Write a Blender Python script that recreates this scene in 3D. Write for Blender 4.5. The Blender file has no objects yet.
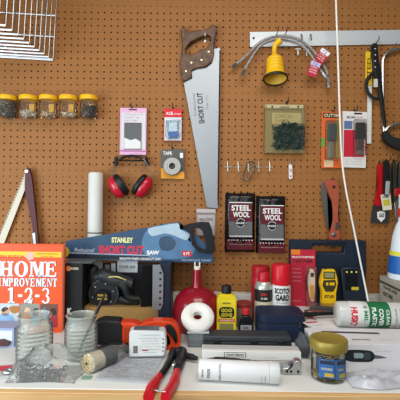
import bpy, bmesh, math, random
from mathutils import Vector, Matrix, Euler
random.seed(7)
C = bpy.context.scene.collection
PI = math.pi
ZB = 0.90                      # bench top
HC = 0.4545                    # camera height over the bench
CAM = Vector((0, -1.54, ZB + HC))
ROLL = math.radians(0.7)
RM = Matrix.Rotation(PI/2, 4, 'X') @ Matrix.Rotation(ROLL, 4, 'Z')

# ---------------------------------------------------------------- helpers
def W(px, py, d=0.0):
    v = RM.to_3x3() @ Vector(((px-200)/400, (195-py)/400, -1))
    t = (-d - CAM.y)/v.y
    return CAM + v*t
def S(d): return 400/(1.54-d)          # px per metre at distance d from the wall
def lin(h):
    h = h.lstrip('#'); c = [int(h[i:i+2], 16)/255 for i in (0, 2, 4)]
    return tuple((x/12.92 if x <= .04045 else ((x+.055)/1.055)**2.4) for x in c) + (1,)
_m = {}
def M(h, rough=.5, metal=0., var=0., scale=40, bump=0., emit=None, coat=0.):
    key = (h, rough, metal, var, scale, bump, coat)
    if key in _m: return _m[key]
    m = bpy.data.materials.new('mat_%s_%d' % (h.strip('#'), len(_m))); m.use_nodes = True
    nt = m.node_tree; b = nt.nodes['Principled BSDF']
    b.inputs['Base Color'].default_value = lin(h); b.inputs['Roughness'].default_value = rough
    b.inputs['Metallic'].default_value = metal; b.inputs['Specular IOR Level'].default_value = .5 if metal else .3; b.inputs['Coat Weight'].default_value = coat
    if var or bump:
        tc = nt.nodes.new('ShaderNodeTexCoord'); no = nt.nodes.new('ShaderNodeTexNoise')
        no.inputs['Scale'].default_value = scale; no.inputs['Detail'].default_value = 4
        nt.links.new(tc.outputs['Object'], no.inputs['Vector'])
        if var:
            mx = nt.nodes.new('ShaderNodeMix'); mx.data_type = 'RGBA'
            c = lin(h)
            mx.inputs[6].default_value = tuple(x*(1-var) for x in c[:3])+(1,)
            mx.inputs[7].default_value = tuple(min(1, x*(1+var)) for x in c[:3])+(1,)
            nt.links.new(no.outputs['Fac'], mx.inputs[0]); nt.links.new(mx.outputs[2], b.inputs['Base Color'])
        if bump:
            bp = nt.nodes.new('ShaderNodeBump'); bp.inputs['Strength'].default_value = bump
            bp.inputs['Distance'].default_value = .003
            nt.links.new(no.outputs['Fac'], bp.inputs['Height']); nt.links.new(bp.outputs['Normal'], b.inputs['Normal'])
    _m[key] = m; return m
def CL(h='#ffffff', fac=.15, rough=.08, bump=0., scale=60):
    """clear plastic or glass: transparent with a glossy, slightly milky skin"""
    key = ('cl', h, fac, rough, bump)
    if key in _m: return _m[key]
    m = bpy.data.materials.new('clear_%d' % len(_m)); m.use_nodes = True
    nt = m.node_tree; b = nt.nodes['Principled BSDF']; out = nt.nodes['Material Output']
    b.inputs['Base Color'].default_value = lin(h); b.inputs['Roughness'].default_value = rough
    t = nt.nodes.new('ShaderNodeBsdfTransparent'); t.inputs[0].default_value = lin(h)
    lw = nt.nodes.new('ShaderNodeLayerWeight'); lw.inputs['Blend'].default_value = .12
    m1 = nt.nodes.new('ShaderNodeMixShader'); m1.inputs[0].default_value = fac*.6
    nt.links.new(t.outputs[0], m1.inputs[1]); nt.links.new(b.outputs[0], m1.inputs[2])
    gl = nt.nodes.new('ShaderNodeBsdfGlossy'); gl.inputs['Roughness'].default_value = rough; gl.inputs['Color'].default_value = (.9, .9, .9, 1)
    mx = nt.nodes.new('ShaderNodeMixShader')
    nt.links.new(lw.outputs['Fresnel'], mx.inputs[0]); nt.links.new(m1.outputs[0], mx.inputs[1]); nt.links.new(gl.outputs[0], mx.inputs[2])
    nt.links.new(mx.outputs[0], out.inputs['Surface'])
    if bump:
        no = nt.nodes.new('ShaderNodeTexNoise'); no.inputs['Scale'].default_value = scale
        tc = nt.nodes.new('ShaderNodeTexCoord'); nt.links.new(tc.outputs['Object'], no.inputs['Vector'])
        bp = nt.nodes.new('ShaderNodeBump'); bp.inputs['Strength'].default_value = bump; bp.inputs['Distance'].default_value = .01
        nt.links.new(no.outputs['Fac'], bp.inputs['Height']); nt.links.new(bp.outputs['Normal'], b.inputs['Normal']); nt.links.new(bp.outputs['Normal'], lw.inputs['Normal']); nt.links.new(bp.outputs['Normal'], gl.inputs['Normal'])
    _m[key] = m; return m

def thing(name, label, cat, loc=(0, 0, 0), rot=(0, 0, 0), group=None):
    o = bpy.data.objects.new(name, None); C.objects.link(o)
    o.empty_display_size = .02
    o.location = loc; o.rotation_euler = rot; o['label'] = label; o['category'] = cat
    if group: o['group'] = group
    return o
def obj(name, bm, mat, parent=None, bevel=0, smooth=True, label=None, kind=None, sharp=35):
    me = bpy.data.meshes.new(name)
    if isinstance(bm, bmesh.types.BMesh):
        bmesh.ops.recalc_face_normals(bm, faces=bm.faces); bm.to_mesh(me); bm.free()
    else: me = bm
    for m in (mat if isinstance(mat, (list, tuple)) else [mat]): me.materials.append(m)
    if smooth:
        for p in me.polygons: p.use_smooth = True
        me.set_sharp_from_angle(angle=math.radians(sharp))
    o = bpy.data.objects.new(name, me); C.objects.link(o)
    if parent: o.parent = parent
    if bevel:
        b = o.modifiers.new('bevel', 'BEVEL'); b.width = bevel; b.segments = 2; b.limit_method = 'ANGLE'; b.angle_limit = math.radians(40)
    if label: o['label'] = label
    if kind: o['kind'] = kind
    return o
def tag(o, label, cat, group=None):
    o['label'] = label; o['category'] = cat
    if group: o['group'] = group
    return o
def NB(): return bmesh.new()
def box(bm, c, s, rot=None):
    m = Matrix.Translation(c) @ ((rot.to_matrix() if isinstance(rot, Euler) else rot).to_4x4() if rot else Matrix()) @ Matrix.Diagonal((s[0], s[1], s[2], 1))
    bmesh.ops.create_cube(bm, size=1, matrix=m); return bm
def prism(bm, pts, y0, y1):
    """pts (x,z) outline, extruded between y0 and y1"""
    a = [bm.verts.new((x, y0, z)) for x, z in pts]; b = [bm.verts.new((x, y1, z)) for x, z in pts]
    f0 = bm.faces.new(a); f1 = bm.faces.new(b[::-1])
    n = len(pts)
    for i in range(n): bm.faces.new((a[i], b[i], b[(i+1) % n], a[(i+1) % n]))
    if n > 4: bmesh.ops.triangulate(bm, faces=[f0, f1])
    return bm
def hollow(bm, outer, inner, y0, y1):
    """ring between two outlines with the same number of points"""
    n = len(outer)
    V = [[bm.verts.new((x, y, z)) for x, z in L] for y in (y0, y1) for L in (outer, inner)]
    o0, i0, o1, i1 = V
    for k in range(n):
        j = (k+1) % n
        bm.faces.new((o0[k], o0[j], i0[j], i0[k])); bm.faces.new((o1[k], i1[k], i1[j], o1[j]))
        bm.faces.new((o0[k], o1[k], o1[j], o0[j])); bm.faces.new((i0[k], i0[j], i1[j], i1[k]))
    return bm
def smooth_path(pts, n=6, closed=False):
    P = [Vector(p) for p in pts]; out = []; L = len(P)
    rng = L if closed else L-1
    for i in range(rng):
        if closed: p0, p1, p2, p3 = P[(i-1) % L], P[i], P[(i+1) % L], P[(i+2) % L]
        else: p0, p1, p2, p3 = P[max(i-1, 0)], P[i], P[i+1], P[min(i+2, L-1)]
        for k in range(n):
            t = k/n
            out.append(.5*((2*p1)+(-p0+p2)*t+(2*p0-5*p1+4*p2-p3)*t*t+(-p0+3*p1-3*p2+p3)*t**3))
    if not closed: out.append(P[-1])
    return out
def tube(bm, pts, r, n=8, closed=False, sm=0, sy=1.):
    if sm: pts = smooth_path(pts, sm, closed)
    P = [Vector(p) for p in pts]; L = len(P); rings = []
    up = None
    for i, p in enumerate(P):
        if closed: t = (P[(i+1) % L]-P[i-1]).normalized()
        else: t = (P[min(i+1, L-1)]-P[max(i-1, 0)]).normalized()
        if up is None:
            up = Vector((0, 1, 0)) if abs(t.y) < .9 else Vector((1, 0, 0))
        u = (up - t*up.dot(t)).normalized(); up = u; v = t.cross(u)
        rr = r[i*len(r)//L] if isinstance(r, (list, tuple)) else r
        rings.append([bm.verts.new(p+(u*math.cos(a)*sy+v*math.sin(a))*rr) for a in [2*PI*k/n for k in range(n)]])
    for i in range(L if closed else L-1):
        a, b = rings[i], rings[(i+1) % L]
        for k in range(n): bm.faces.new((a[k], a[(k+1) % n], b[(k+1) % n], b[k]))
    if not closed: bm.faces.new(rings[0]); bm.faces.new(rings[-1][::-1])
    return bm
def lathe(bm, prof, n=32, mat=None, cap=True, sx=1, sy=1):
    mat = mat or Matrix(); rings = []
    for r, z in prof:
        rings.append([bm.verts.new(mat @ Vector((r*sx*math.cos(2*PI*k/n), r*sy*math.sin(2*PI*k/n), z))) for k in range(n)])
    for a, b in zip(rings, rings[1:]):
        for k in range(n): bm.faces.new((a[k], a[(k+1) % n], b[(k+1) % n], b[k]))
    if cap:
        if prof[0][0] > 1e-5: bm.faces.new(rings[0][::-1])
        if prof[-1][0] > 1e-5: bm.faces.new(rings[-1])
    bmesh.ops.remove_doubles(bm, verts=bm.verts, dist=1e-6)
    return bm
def rnd_rect(w, h, r, n=4, cx=0, cz=0):
    out = []
    for (sx, sz, a0) in ((1, 1, 0), (-1, 1, 90), (-1, -1, 180), (1, -1, 270)):
        for k in range(n+1):
            a = math.radians(a0+90*k/n)
            out.append((cx+sx*(w/2-r)+r*math.cos(a), cz+sz*(h/2-r)+r*math.sin(a)))
    return out
FRONT = Matrix.Identity(4)
def text(parent, s, cx, cz, w, h, y, mat, rot=0, wrap=None, bold=.0, xf=None, name='lettering', shear=0):
    """flat lettering in the parent's XZ plane, facing -Y; w/h are the box it fills; rot turns it in the plane"""
    cu = bpy.data.curves.new('t', 'FONT'); cu.body = s; cu.offset = bold; cu.shear = shear; cu.resolution_u = 3
    cu.align_x = 'CENTER'
    o = bpy.data.objects.new('t', cu); C.objects.link(o)
    bpy.context.view_layer.update()
    dg = bpy.context.evaluated_depsgraph_get()
    me = bpy.data.meshes.new_from_object(o.evaluated_get(dg))
    bpy.data.objects.remove(o)
    xs = [v.co.x for v in me.vertices]; ys = [v.co.y for v in me.vertices]
    x0, x1, y0, y1 = min(xs), max(xs), min(ys), max(ys)
    ca, sa = math.cos(rot), math.sin(rot)
    for v in me.vertices:
        a = (v.co.x-(x0+x1)/2)/(x1-x0)*w; b = (v.co.y-(y0+y1)/2)/(y1-y0)*h
        X = cx+a*ca-b*sa; Z = cz+a*sa+b*ca
        if wrap: v.co = Vector((wrap*math.sin(X/wrap), -wrap*math.cos(X/wrap)+y, Z))
        else: v.co = Vector((X, y, Z))
        if xf: v.co = xf @ v.co
    return obj(name, me, mat, parent, smooth=False)

class K:
    """a thing traced in a plane a given distance in front of the wall; local origin at the centre of its pixel box"""
    def __init__(s, name, label, cat, px, py, d, group=None, rot=(0, 0, 0)):
        s.d = d; s.c = W(px, py, d); s.o = thing(name, label, cat, s.c, rot, group)
    def L(s, px, py, dd=0):
        w = W(px, py, s.d+dd) - s.c; return Vector(w)
    def XZ(s, pts, dd=0):
        return [(v.x, v.z) for v in (s.L(a, b, dd) for a, b in pts)]
    def poly(s, name, pts, th, mat, dd=0, bevel=0, label=None, sm=0, parent=None, smooth=True):
        q = s.XZ(pts)
        if sm: q = [(v.x, v.y) for v in smooth_path([(a, b, 0) for a, b in q], sm, True)]
        return obj(name, prism(NB(), q, -dd, -dd-th), mat, parent or s.o, bevel, label=label, smooth=smooth)
    def rect(s, name, r, th, mat, dd=0, bevel=0, label=None, parent=None):
        a = s.L((r[0]+r[2])/2, (r[1]+r[3])/2); k = S(s.d)
        return obj(name, box(NB(), (a.x, -dd-th/2, a.z), ((r[2]-r[0])/k, th, (r[3]-r[1])/k)), mat, parent or s.o, bevel, label=label)
    def text(s, t, r, dd, mat, rot=0, bold=.0, name='lettering', parent=None, shear=0):
        a = s.L((r[0]+r[2])/2, (r[1]+r[3])/2); k = S(s.d); w = (r[2]-r[0])/k; h = (r[3]-r[1])/k
        if abs(math.sin(rot)) > .7: w, h = h, w
        return text(parent or s.o, t, a.x, a.z, w, h, -dd-.0004, mat, rot, bold=bold, name=name, shear=shear)
def kind(o, k): o['kind'] = k; return o

# materials
STEEL = M('#b8bcc0', .32, 1.); CHROME = M('#d8dadd', .18, 1.); DSTEEL = M('#6c6e70', .4, .9)
BLACK = M('#141517', .45); RUBBER = M('#1d1e20', .7); WHITE = M('#e9e9e6', .5); CARDW = M('#dcdad4', .6)
YEL = M('#e0b416', .42); RED = M('#b3161c', .4); NAVY = M('#182338', .5); ORANGE = M('#e2471a', .45)
INK = M('#1a1a1c', .6); GREYT = M('#8a8d90', .6)

# ---------------------------------------------------------------- setting
def pegboard():
    P = .0254; h0 = W(44, 124, 0); r = .0034
    nx0, nx1 = -26, 58; nz0, nz1 = -31, 24
    vs, fs = [], []; th = .005
    sq = [(.5, 0), (.5, .5), (0, .5), (-.5, .5), (-.5, 0), (-.5, -.5), (0, -.5), (.5, -.5)]
    for i in range(nx0, nx1):
        for j in range(nz0, nz1):
            cx = h0.x+i*P; cz = h0.z+j*P; b = len(vs)
            for k in range(8): vs.append((cx+sq[k][0]*P, 0, cz+sq[k][1]*P))
            for k in range(8): vs.append((cx+r*math.cos(k*PI/4), 0, cz+r*math.sin(k*PI/4)))
            for k in range(8): vs.append((cx+r*math.cos(k*PI/4), th, cz+r*math.sin(k*PI/4)))
            for k in range(8):
                q = (k+1) % 8
                fs.append((b+k, b+8+k, b+8+q, b+q)); fs.append((b+8+k, b+16+k, b+16+q, b+8+q))
    me = bpy.data.meshes.new('wall_back'); me.from_pydata(vs, [], fs)
    bm = bmesh.new(); bm.from_mesh(me); bmesh.ops.remove_doubles(bm, verts=bm.verts, dist=1e-5)
    bm.to_mesh(me); bm.free()
    m = M('#976332', .62, var=.09, scale=14, bump=.05)
    o = obj('wall_back', me, m, smooth=False); o['kind'] = 'structure'
    x0 = h0.x+(nx0-.5)*P; x1 = h0.x+(nx1-.5)*P; z0 = h0.z+(nz0-.5)*P; z1 = h0.z+(nz1-.5)*P
    kind(obj('wall_behind', box(NB(), ((x0+x1)/2, .06, 1.25), (x1-x0+1.6, .04, 2.5)), M('#2a1c12', .9)), 'structure')
    # battens behind the board, seen through the holes
    for n, py in enumerate((3, 90.5, 174)):
        z = W(60, py, 0).z
        kind(obj('trim_%d' % (n+1), box(NB(), ((x0+x1)/2, .0225, z), (x1-x0, .034, .046)), M('#c79a6c', .7)), 'structure')
    return x0, x1
x0w, x1w = pegboard()
kind(obj('floor', box(NB(), (0, -1.5, -.02), (6, 4, .04)), M('#77736d', .7, var=.2, scale=3)), 'structure')

# workbench
wb = thing('workbench', 'long white topped workbench with a pale wooden front edge under the pegboard', 'workbench', (0, 0, 0))
BD = .608
obj('worktop', box(NB(), (0, -BD/2, ZB-.015), (2.2, BD, .03)), M('#d9dad6', .42, var=.04, scale=12), wb, .001)
def wood(h1, h2, sc=(1.5, 30, 30)):
    m = bpy.data.materials.new('wood'); m.use_nodes = True; nt = m.node_tree; b = nt.nodes['Principled BSDF']
    tc = nt.nodes.new('ShaderNodeTexCoord'); mp = nt.nodes.new('ShaderNodeMapping'); mp.inputs['Scale'].default_value = sc
    no = nt.nodes.new('ShaderNodeTexNoise'); no.inputs['Scale'].default_value = 4; no.inputs['Detail'].default_value = 6
    cr = nt.nodes.new('ShaderNodeValToRGB'); cr.color_ramp.elements[0].color = lin(h1); cr.color_ramp.elements[1].color = lin(h2)
    cr.color_ramp.elements[0].position = .35; cr.color_ramp.elements[1].position = .65
    nt.links.new(tc.outputs['Object'], mp.inputs[0]); nt.links.new(mp.outputs[0], no.inputs['Vector'])
    nt.links.new(no.outputs['Fac'], cr.inputs[0]); nt.links.new(cr.outputs[0], b.inputs['Base Color']); b.inputs['Roughness'].default_value = .5
    return m
obj('front_edge', box(NB(), (0, -BD-.009, ZB-.0215), (2.2, .018, .04)), wood('#c79a62', '#dcb57e'), wb, .0015, label='pale wooden edge strip')
kind(obj('trim_4', box(NB(), (0, -.021, ZB+.0425), (2.2, .04, .085)), M('#cfcbc2', .5, var=.05, scale=10), None, .002), 'structure')
for sx in (-1.02, 1.02):
    for y in (-.08, -.52): obj('leg', box(NB(), (sx, y, .4325), (.07, .07, .865)), wood('#b98e5e', '#caa473', (30, 30, 1.5)), wb)
obj('apron', box(NB(), (0, -.55, ZB-.09), (2.0, .03, .1)), wood('#b98e5e', '#caa473'), wb)

# ---------------------------------------------------------------- wire basket
def basket():
    c = W(53, 60, .008); x1, zb = c.x, c.z; x0 = x1-.42; d0, d1 = .008, .385; zt = zb+.30
    o = thing('wire_basket', 'large silver wire basket hanging at the top left corner of the board', 'basket', (x1, 0, zb), (0, math.radians(2.8), 0))
    def l(x, d, z): return (x-x1-.10*d, -d, z-zb)
    b = NB()
    nd = 12
    for i in range(nd):
        d = d0+(d1-d0)*i/(nd-1)
        tube(b, [l(x0, d, zb), l(x1, d, zb)], .0033, 6)
    obj('cross_wires', b, M('#e4e8ee', .3, .4), o)
    for x in (x0, x1):
        b = NB()
        for i in range(nd):
            d = d0+(d1-d0)*i/(nd-1); tube(b, [l(x, d, zb), l(x, d, zt)], .0016, 6)
        obj('side_wires', b, M('#8f9092', .3, 1.), o)
    for d in (d0+.003, d1-.003):
        b = NB()
        for k in range(1, 11):
            x = x0+(x1-x0)*k/11; tube(b, [l(x, d, zb+.004), l(x, d, zt)], .0014, 5)
        obj('upright_wires', b, STEEL, o)
    b = NB()
    for z in (zb+.004, zb+.089, zb+.17, zb+.25):
        tube(b, [l(x0, d0, z), l(x1, d0, z)], .0022, 6); tube(b, [l(x0, d1, z), l(x1, d1, z)], .0022, 6)
        tube(b, [l(x0, d0, z), l(x0, d1, z)], .0018, 6)
    for x in (x0+.1, x0+.3): tube(b, [l(x, d0, zb+.004), l(x, d1, zb+.004)], .002, 6)
    obj('band_wires', b, M('#e4e8ee', .3, .4), o)
    b = tube(NB(), [l(x0, d0, zt), l(x1, d0, zt), l(x1, d1, zt), l(x0, d1, zt)], .004, 8, closed=True)
    obj('rim', b, CHROME, o)
    for x in (x0+.06, x1-.06): obj('hook', tube(NB(), [l(x, 0, zt+.012), l(x, .01, zt+.012), l(x, .012, zt)], .003, 6), STEEL, o)
    p = thing('wooden_block', 'cream wooden block lying inside the wire basket', 'block', (x1-.30, -.30, zb+.0285))
    obj('block', prism(NB(), rnd_rect(.2, .05, .008), -.05, .05), M('#c9b48f', .6), p, .002)
basket()

# ---------------------------------------------------------------- small parts jars on the wall
def wall_jars():
    spec = [(7, '#4f4f4e', 1.0, 'packed full of dark screws, leftmost'), (28, '#c9c6bd', .35, 'with pale pegs, second from left'),
            (48, '#b8a98e', .22, 'nearly empty, tan plugs, the middle one'), (68, '#c2b8a6', .2, 'with few pale bits, second from right'),
            (88.5, '#232427', .72, 'two-thirds full of black screws, rightmost')]
    r = .033
    for i, (px, col, fill, txt) in enumerate(spec):
        c = W(px, 118, .036)
        o = thing('storage_jar', 'yellow lidded clear jar on the wall '+txt, 'jar', (c.x, -.036, c.z), group='yellow lidded jars in a row on the pegboard')
        h = .085
        obj('glass', lathe(NB(), [(.0, 0), (.026, .0), (.030, .003), (.031, .01), (.031, .056), (.027, .064), (.027, .07)], 28, cap=False), CL('#f8f4ec', .06, .06), o)
        obj('lid', lathe(NB(), [(.0, .066), (.0325, .066), (.0335, .07), (.0335, .079), (.031, .083), (0, .083)], 32), M('#e8b21a', .4), o)
        b = NB(); rn = random.Random(i)
        n = int(30+90*fill)
        for k in range(n):
            a = rn.random()*2*PI; q = math.sqrt(rn.random())*.025; z = .005+rn.random()*(.056*fill)
            box(b, (q*math.cos(a), q*math.sin(a), z), (.0035, .0035, .016), Euler((rn.random()*3, rn.random()*3, 0)))
        kind(obj('contents', b, M(col, .5, .3), o, smooth=False), 'stuff')
        obj('clip', box(NB(), (0, .034, .045), (.02, .004, .03)), YEL, o)
wall_jars()

def hook(px, py, what, d=.03, col=None, up=4):
    k = K('peg_hook', 'peg hook in the board '+what, 'hook', px, py, 0, 'peg hooks in the board')
    b = tube(NB(), [(0, 0, 0), (0, -d*.5, -.001), (0, -d, .002), (0, -d-.003, up/260)], .0017, 6, sm=3)
    obj('wire', b, col or BLACK, k.o)
    obj('base_plate', box(NB(), (0, -.0015, 0), (.006, .003, .014)), col or BLACK, k.o)

# ---------------------------------------------------------------- blister packs upper
def packs():
    hook(132.5, 108.5, 'holding the pink edged packet')
    k = K('window_film_packet', 'pink edged white packet with a grey window hanging left of centre', 'packet', 133, 131, .012)
    k.rect('card', (120, 108, 146.5, 155), .003, M('#d9a9c8', .5), bevel=.001)
    k.rect('panel', (121.5, 113, 145.5, 149.5), .001, M('#d2cbd2', .5), .003)
    k.rect('window', (124.5, 123, 141.5, 149.5), .004, M('#57595a', .35, var=.2, scale=90), .004, .001)
    k.poly('pad', [(124.7, 149), (124.7, 138), (131, 140.5), (136, 139), (141, 142), (141, 149)], .002, M('#d7d8d6', .5), .008)
    for i, y in enumerate((115, 118, 121)): k.text('UTILITY PAD'[:9+i], (124, y-1, 143-i*3, y+.6), .004, GREYT)
    k.rect('stripe', (120, 150.5, 146.5, 151.8), .0006, M('#b06a98', .5), .003)
    k.rect('hang_slot', (129, 109, 137, 110.5), .0006, M('#6b4a3a', .8), .003)

    hook(173, 108.5, 'holding the red topped packet')
    k = K('earplug_packet', 'small red topped packet with a blue piece in a clear blister', 'packet', 173, 125, .01)
    k.poly('card', [(164, 109), (182, 109), (182, 141), (163.5, 141)], .002, M('#cf2030', .5))
    k.rect('panel', (164.5, 117.5, 181.5, 140.5), .0006, M('#c9d3da', .5), .002)
    k.text('ACE', (166, 112, 173, 115), .002, WHITE, bold=.02); k.text('plugs', (174, 113, 181, 115), .002, WHITE)
    b = prism(NB(), k.XZ([(166, 121), (181, 120), (180.5, 138), (178, 140), (168, 140), (165.5, 137)]), -.0026, -.016)
    obj('blister', b, CL('#f4f8fa', .08, .05), k.o, .003)
    k.poly('plug', [(168, 133), (172, 132), (179, 133), (179, 137.5), (170, 138)], .007, M('#1c4f9c', .4), .004, .002)
    k.poly('tool_body', [(169, 123), (177, 122), (178, 132), (168.5, 132)], .006, M('#b9c6cf', .4), .004, .002)

    hook(172.5, 148.5, 'holding the tape roll card')
    k = K('tape_roll_card', 'grey and orange card with a silver tape roll', 'tape', 172.5, 163, .01)
    k.poly('card', [(161, 150), (184, 149), (184.5, 179), (161, 178.5)], .002, M('#55544f', .5))
    k.poly('lower_panel', [(161, 168), (184.3, 172), (184.5, 179), (161, 178.5)], .0006, M('#d9932a', .5), .002)
    k.text('TAPE', (163, 151.5, 172, 155), .002, WHITE, bold=.02); k.rect('badge', (180, 153, 183, 158), .0006, WHITE, .002)
    c = k.L(172.5, 166.5)
    Mx = Matrix.Translation((c.x, -.003, c.z)) @ Matrix.Rotation(PI/2, 4, 'X')
    obj('tape_roll', lathe(NB(), [(.017, 0), (.033, 0), (.034, .002), (.034, .017), (.032, .019), (.018, .019), (.017, .017), (.017, 0)], 32, Mx, cap=False), M('#8f8e8a', .35, .5), k.o)
    obj('core', lathe(NB(), [(.013, 0), (.017, 0), (.017, .0185), (.013, .0185), (.013, 0)], 28, Mx, cap=False), M('#c4c2bc', .5), k.o)
packs()

# ---------------------------------------------------------------- earmuffs and bracket
def earmuffs():
    k = K('wall_bracket', 'black double ended bracket that the red earmuffs hang from', 'bracket', 131, 161, 0)
    b = NB()
    tube(b, [k.L(116, 160, .022), k.L(131, 160.5, .024), k.L(146, 160.5, .022)], .0032, 8)
    obj('bar', b, BLACK, k.o)
    for x in (116, 146.5):
        s = 1 if x > 130 else -1
        b = NB(); box(b, k.L(x, 161, .012), (.009, .024, .028)); 
        tube(b, [k.L(x, 166, .024), k.L(x, 160, .026), k.L(x-.8*s, 156, .03)], [.0045, .0038, .0032], 8)
        tube(b, [k.L(x, 165, .024), k.L(x+3*s, 162, .03)], .0028, 8)
        obj('hook', b, BLACK, k.o)
    k = K('earmuffs', 'red cup hearing protection earmuffs with black pads hanging on the bracket', 'earmuffs', 130, 175, .035)
    b = NB()
    tube(b, [k.L(111.5, 180), k.L(113, 170), k.L(117, 161), k.L(124, 157), k.L(131.5, 155.5), k.L(139, 157), k.L(145, 161), k.L(150, 171), k.L(152, 180)], .0014, 8, sm=5)
    obj('headband_wire', b, DSTEEL, k.o)
    tube_b = tube(NB(), [k.L(121, 158.6), k.L(126, 156.4), k.L(131.5, 155.6), k.L(137, 156.5), k.L(142, 158.8)], .0042, 10, sm=5, sy=1.6)
    obj('headband_pad', tube_b, RUBBER, k.o)
    for s, cx, ang in ((-1, 118, 33), (1, 142.5, -33)):
        c = k.L(cx, 186.5)
        R = Matrix.Translation(c) @ Matrix.Rotation(math.radians(-ang), 4, 'Y') 
        # cup axis local X (outwards = s), elongated along Z
        def ell(prof): 
            bm = NB(); lathe(bm, prof, 32, R @ Matrix.Rotation(s*PI/2, 4, 'Y'), sx=1.45, sy=1.0); return bm
        obj('cup', ell([(.0, -.004), (.029, -.004), (.0305, .0), (.0305, .008), (.027, .020), (.018, .028), (.0, .031)]), M('#b4142a', .3, coat=.4), k.o)
        obj('ear_cushion', ell([(.0, -.026), (.02, -.0265), (.027, -.024), (.031, -.017), (.0315, -.011), (.0285, -.005), (0, -.004)]), M('#17181a', .4), k.o)
        obj('cushion_face', ell([(.0, -.0275), (.018, -.0275), (.019, -.0262), (0, -.026)]), M('#3d4143', .6), k.o)
earmuffs()

# ---------------------------------------------------------------- hand saw
def handsaw():
    hook(205, 40.5, 'through the handle of the big hand saw', .03, STEEL)
    k = K('hand_saw', 'large hand saw with a brown wooden handle hanging blade down', 'saw', 205, 120, .009)
    teeth = []
    n = 60
    a, b_ = (219.3, 48.5), (217.3, 207.5)
    for i in range(n):
        t = i/n; x = a[0]+(b_[0]-a[0])*t; y = a[1]+(b_[1]-a[1])*t
        teeth += [(x, y), (x+1.0, y+1.6)]
    blade = [(184, 84), (200, 60), (212, 50), a] + teeth + [(217.2, 208.5), (206.8, 207)]
    k.poly('blade', blade, .0012, M('#8e9397', .45, .85, var=.08, scale=8), .006)
    out = [(183, 27), (182.3, 28), (180.6, 31.5), (181.5, 38), (182.5, 46), (181.8, 54), (180, 62), (180.5, 72), (182, 80), (184, 82.5), (192.5, 78.5), (191.5, 72), (197, 69.5), (206, 68), (211.5, 64), (213.5, 59), (214.2, 54), (213.8, 48), (215, 40), (216.8, 32), (215.6, 27.5), (212, 26.3), (209.2, 29.8), (203, 31.5), (195, 32.5), (189, 33.4), (185.2, 31)]
    inn = [(188, 47), (185.6, 51), (186, 55), (190, 56.5), (196, 54.5), (200, 51), (204.5, 50.5), (208.4, 47.5), (210.6, 42), (210.4, 38), (207.6, 36.6), (201.5, 38.5), (196.5, 41.2), (191, 43.5)]
    # handle: outline with the grip opening, built as two prisms joined by a bridge
    bm = NB()
    O = k.XZ(out); I = k.XZ(inn)
    # bridge: fill using triangle fill of two loops
    def ring(y):
        vo = [bm.verts.new((x, y, z)) for x, z in O]; vi = [bm.verts.new((x, y, z)) for x, z in I]
        eo = [bm.edges.new((vo[i], vo[(i+1) % len(vo)])) for i in range(len(vo))]
        ei = [bm.edges.new((vi[i], vi[(i+1) % len(vi)])) for i in range(len(vi))]
        bmesh.ops.triangle_fill(bm, use_beauty=True, use_dissolve=False, edges=eo+ei)
        return vo, vi
    A = ring(0.003); B = ring(-.019)
    for q in (0, 1):
        n = len(A[q])
        for i in range(n): bm.faces.new((A[q][i], A[q][(i+1) % n], B[q][(i+1) % n], B[q][i]))
    obj('handle', bm, wood('#3c2312', '#684022', (12, 12, 12)), k.o, .0035, label='dark brown carved wooden handle')
    for x, y in ((186, 73), (191.5, 64.5), (201.5, 61.8), (208.5, 53.5)):
        c = k.L(x, y); obj('bolt', lathe(NB(), [(.0, 0), (.0036, 0), (.003, .002), (0, .0024)], 16, Matrix.Translation((c.x, -.0185, c.z)) @ Matrix.Rotation(PI/2, 4, 'X')), M('#c9b98a', .25, 1.), k.o)
    r = math.radians(-83)
    k.text('SHORT CUT', (198, 93, 203.5, 124), .0074, M('#3a3f44', .6), rot=math.radians(95), bold=.03)
    k.text('Professional', (193.4, 94, 195.6, 116), .0074, M('#5a6066', .6), rot=math.radians(95))
    k.text('26 in', (206, 96, 208, 110), .0074, M('#6a7076', .6), rot=math.radians(95))
handsaw()
k = K('screw_packet', 'small clear packet with a white card hanging below the hand saw tip', 'packet', 206, 222, .006)
k.rect('card', (197.5, 215, 214.5, 235), .001, M('#ded9d2', .5))
k.rect('pouch', (196.3, 208.5, 215.6, 236), .003, CL('#f0eef0', .25, .12), .001, .001)
k.text('WALL SCREWS', (199, 218, 213, 220.5), .0042, INK); k.rect('header', (196.5, 209, 215.4, 212.5), .0006, M('#b9b2b0', .5), .004)

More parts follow.
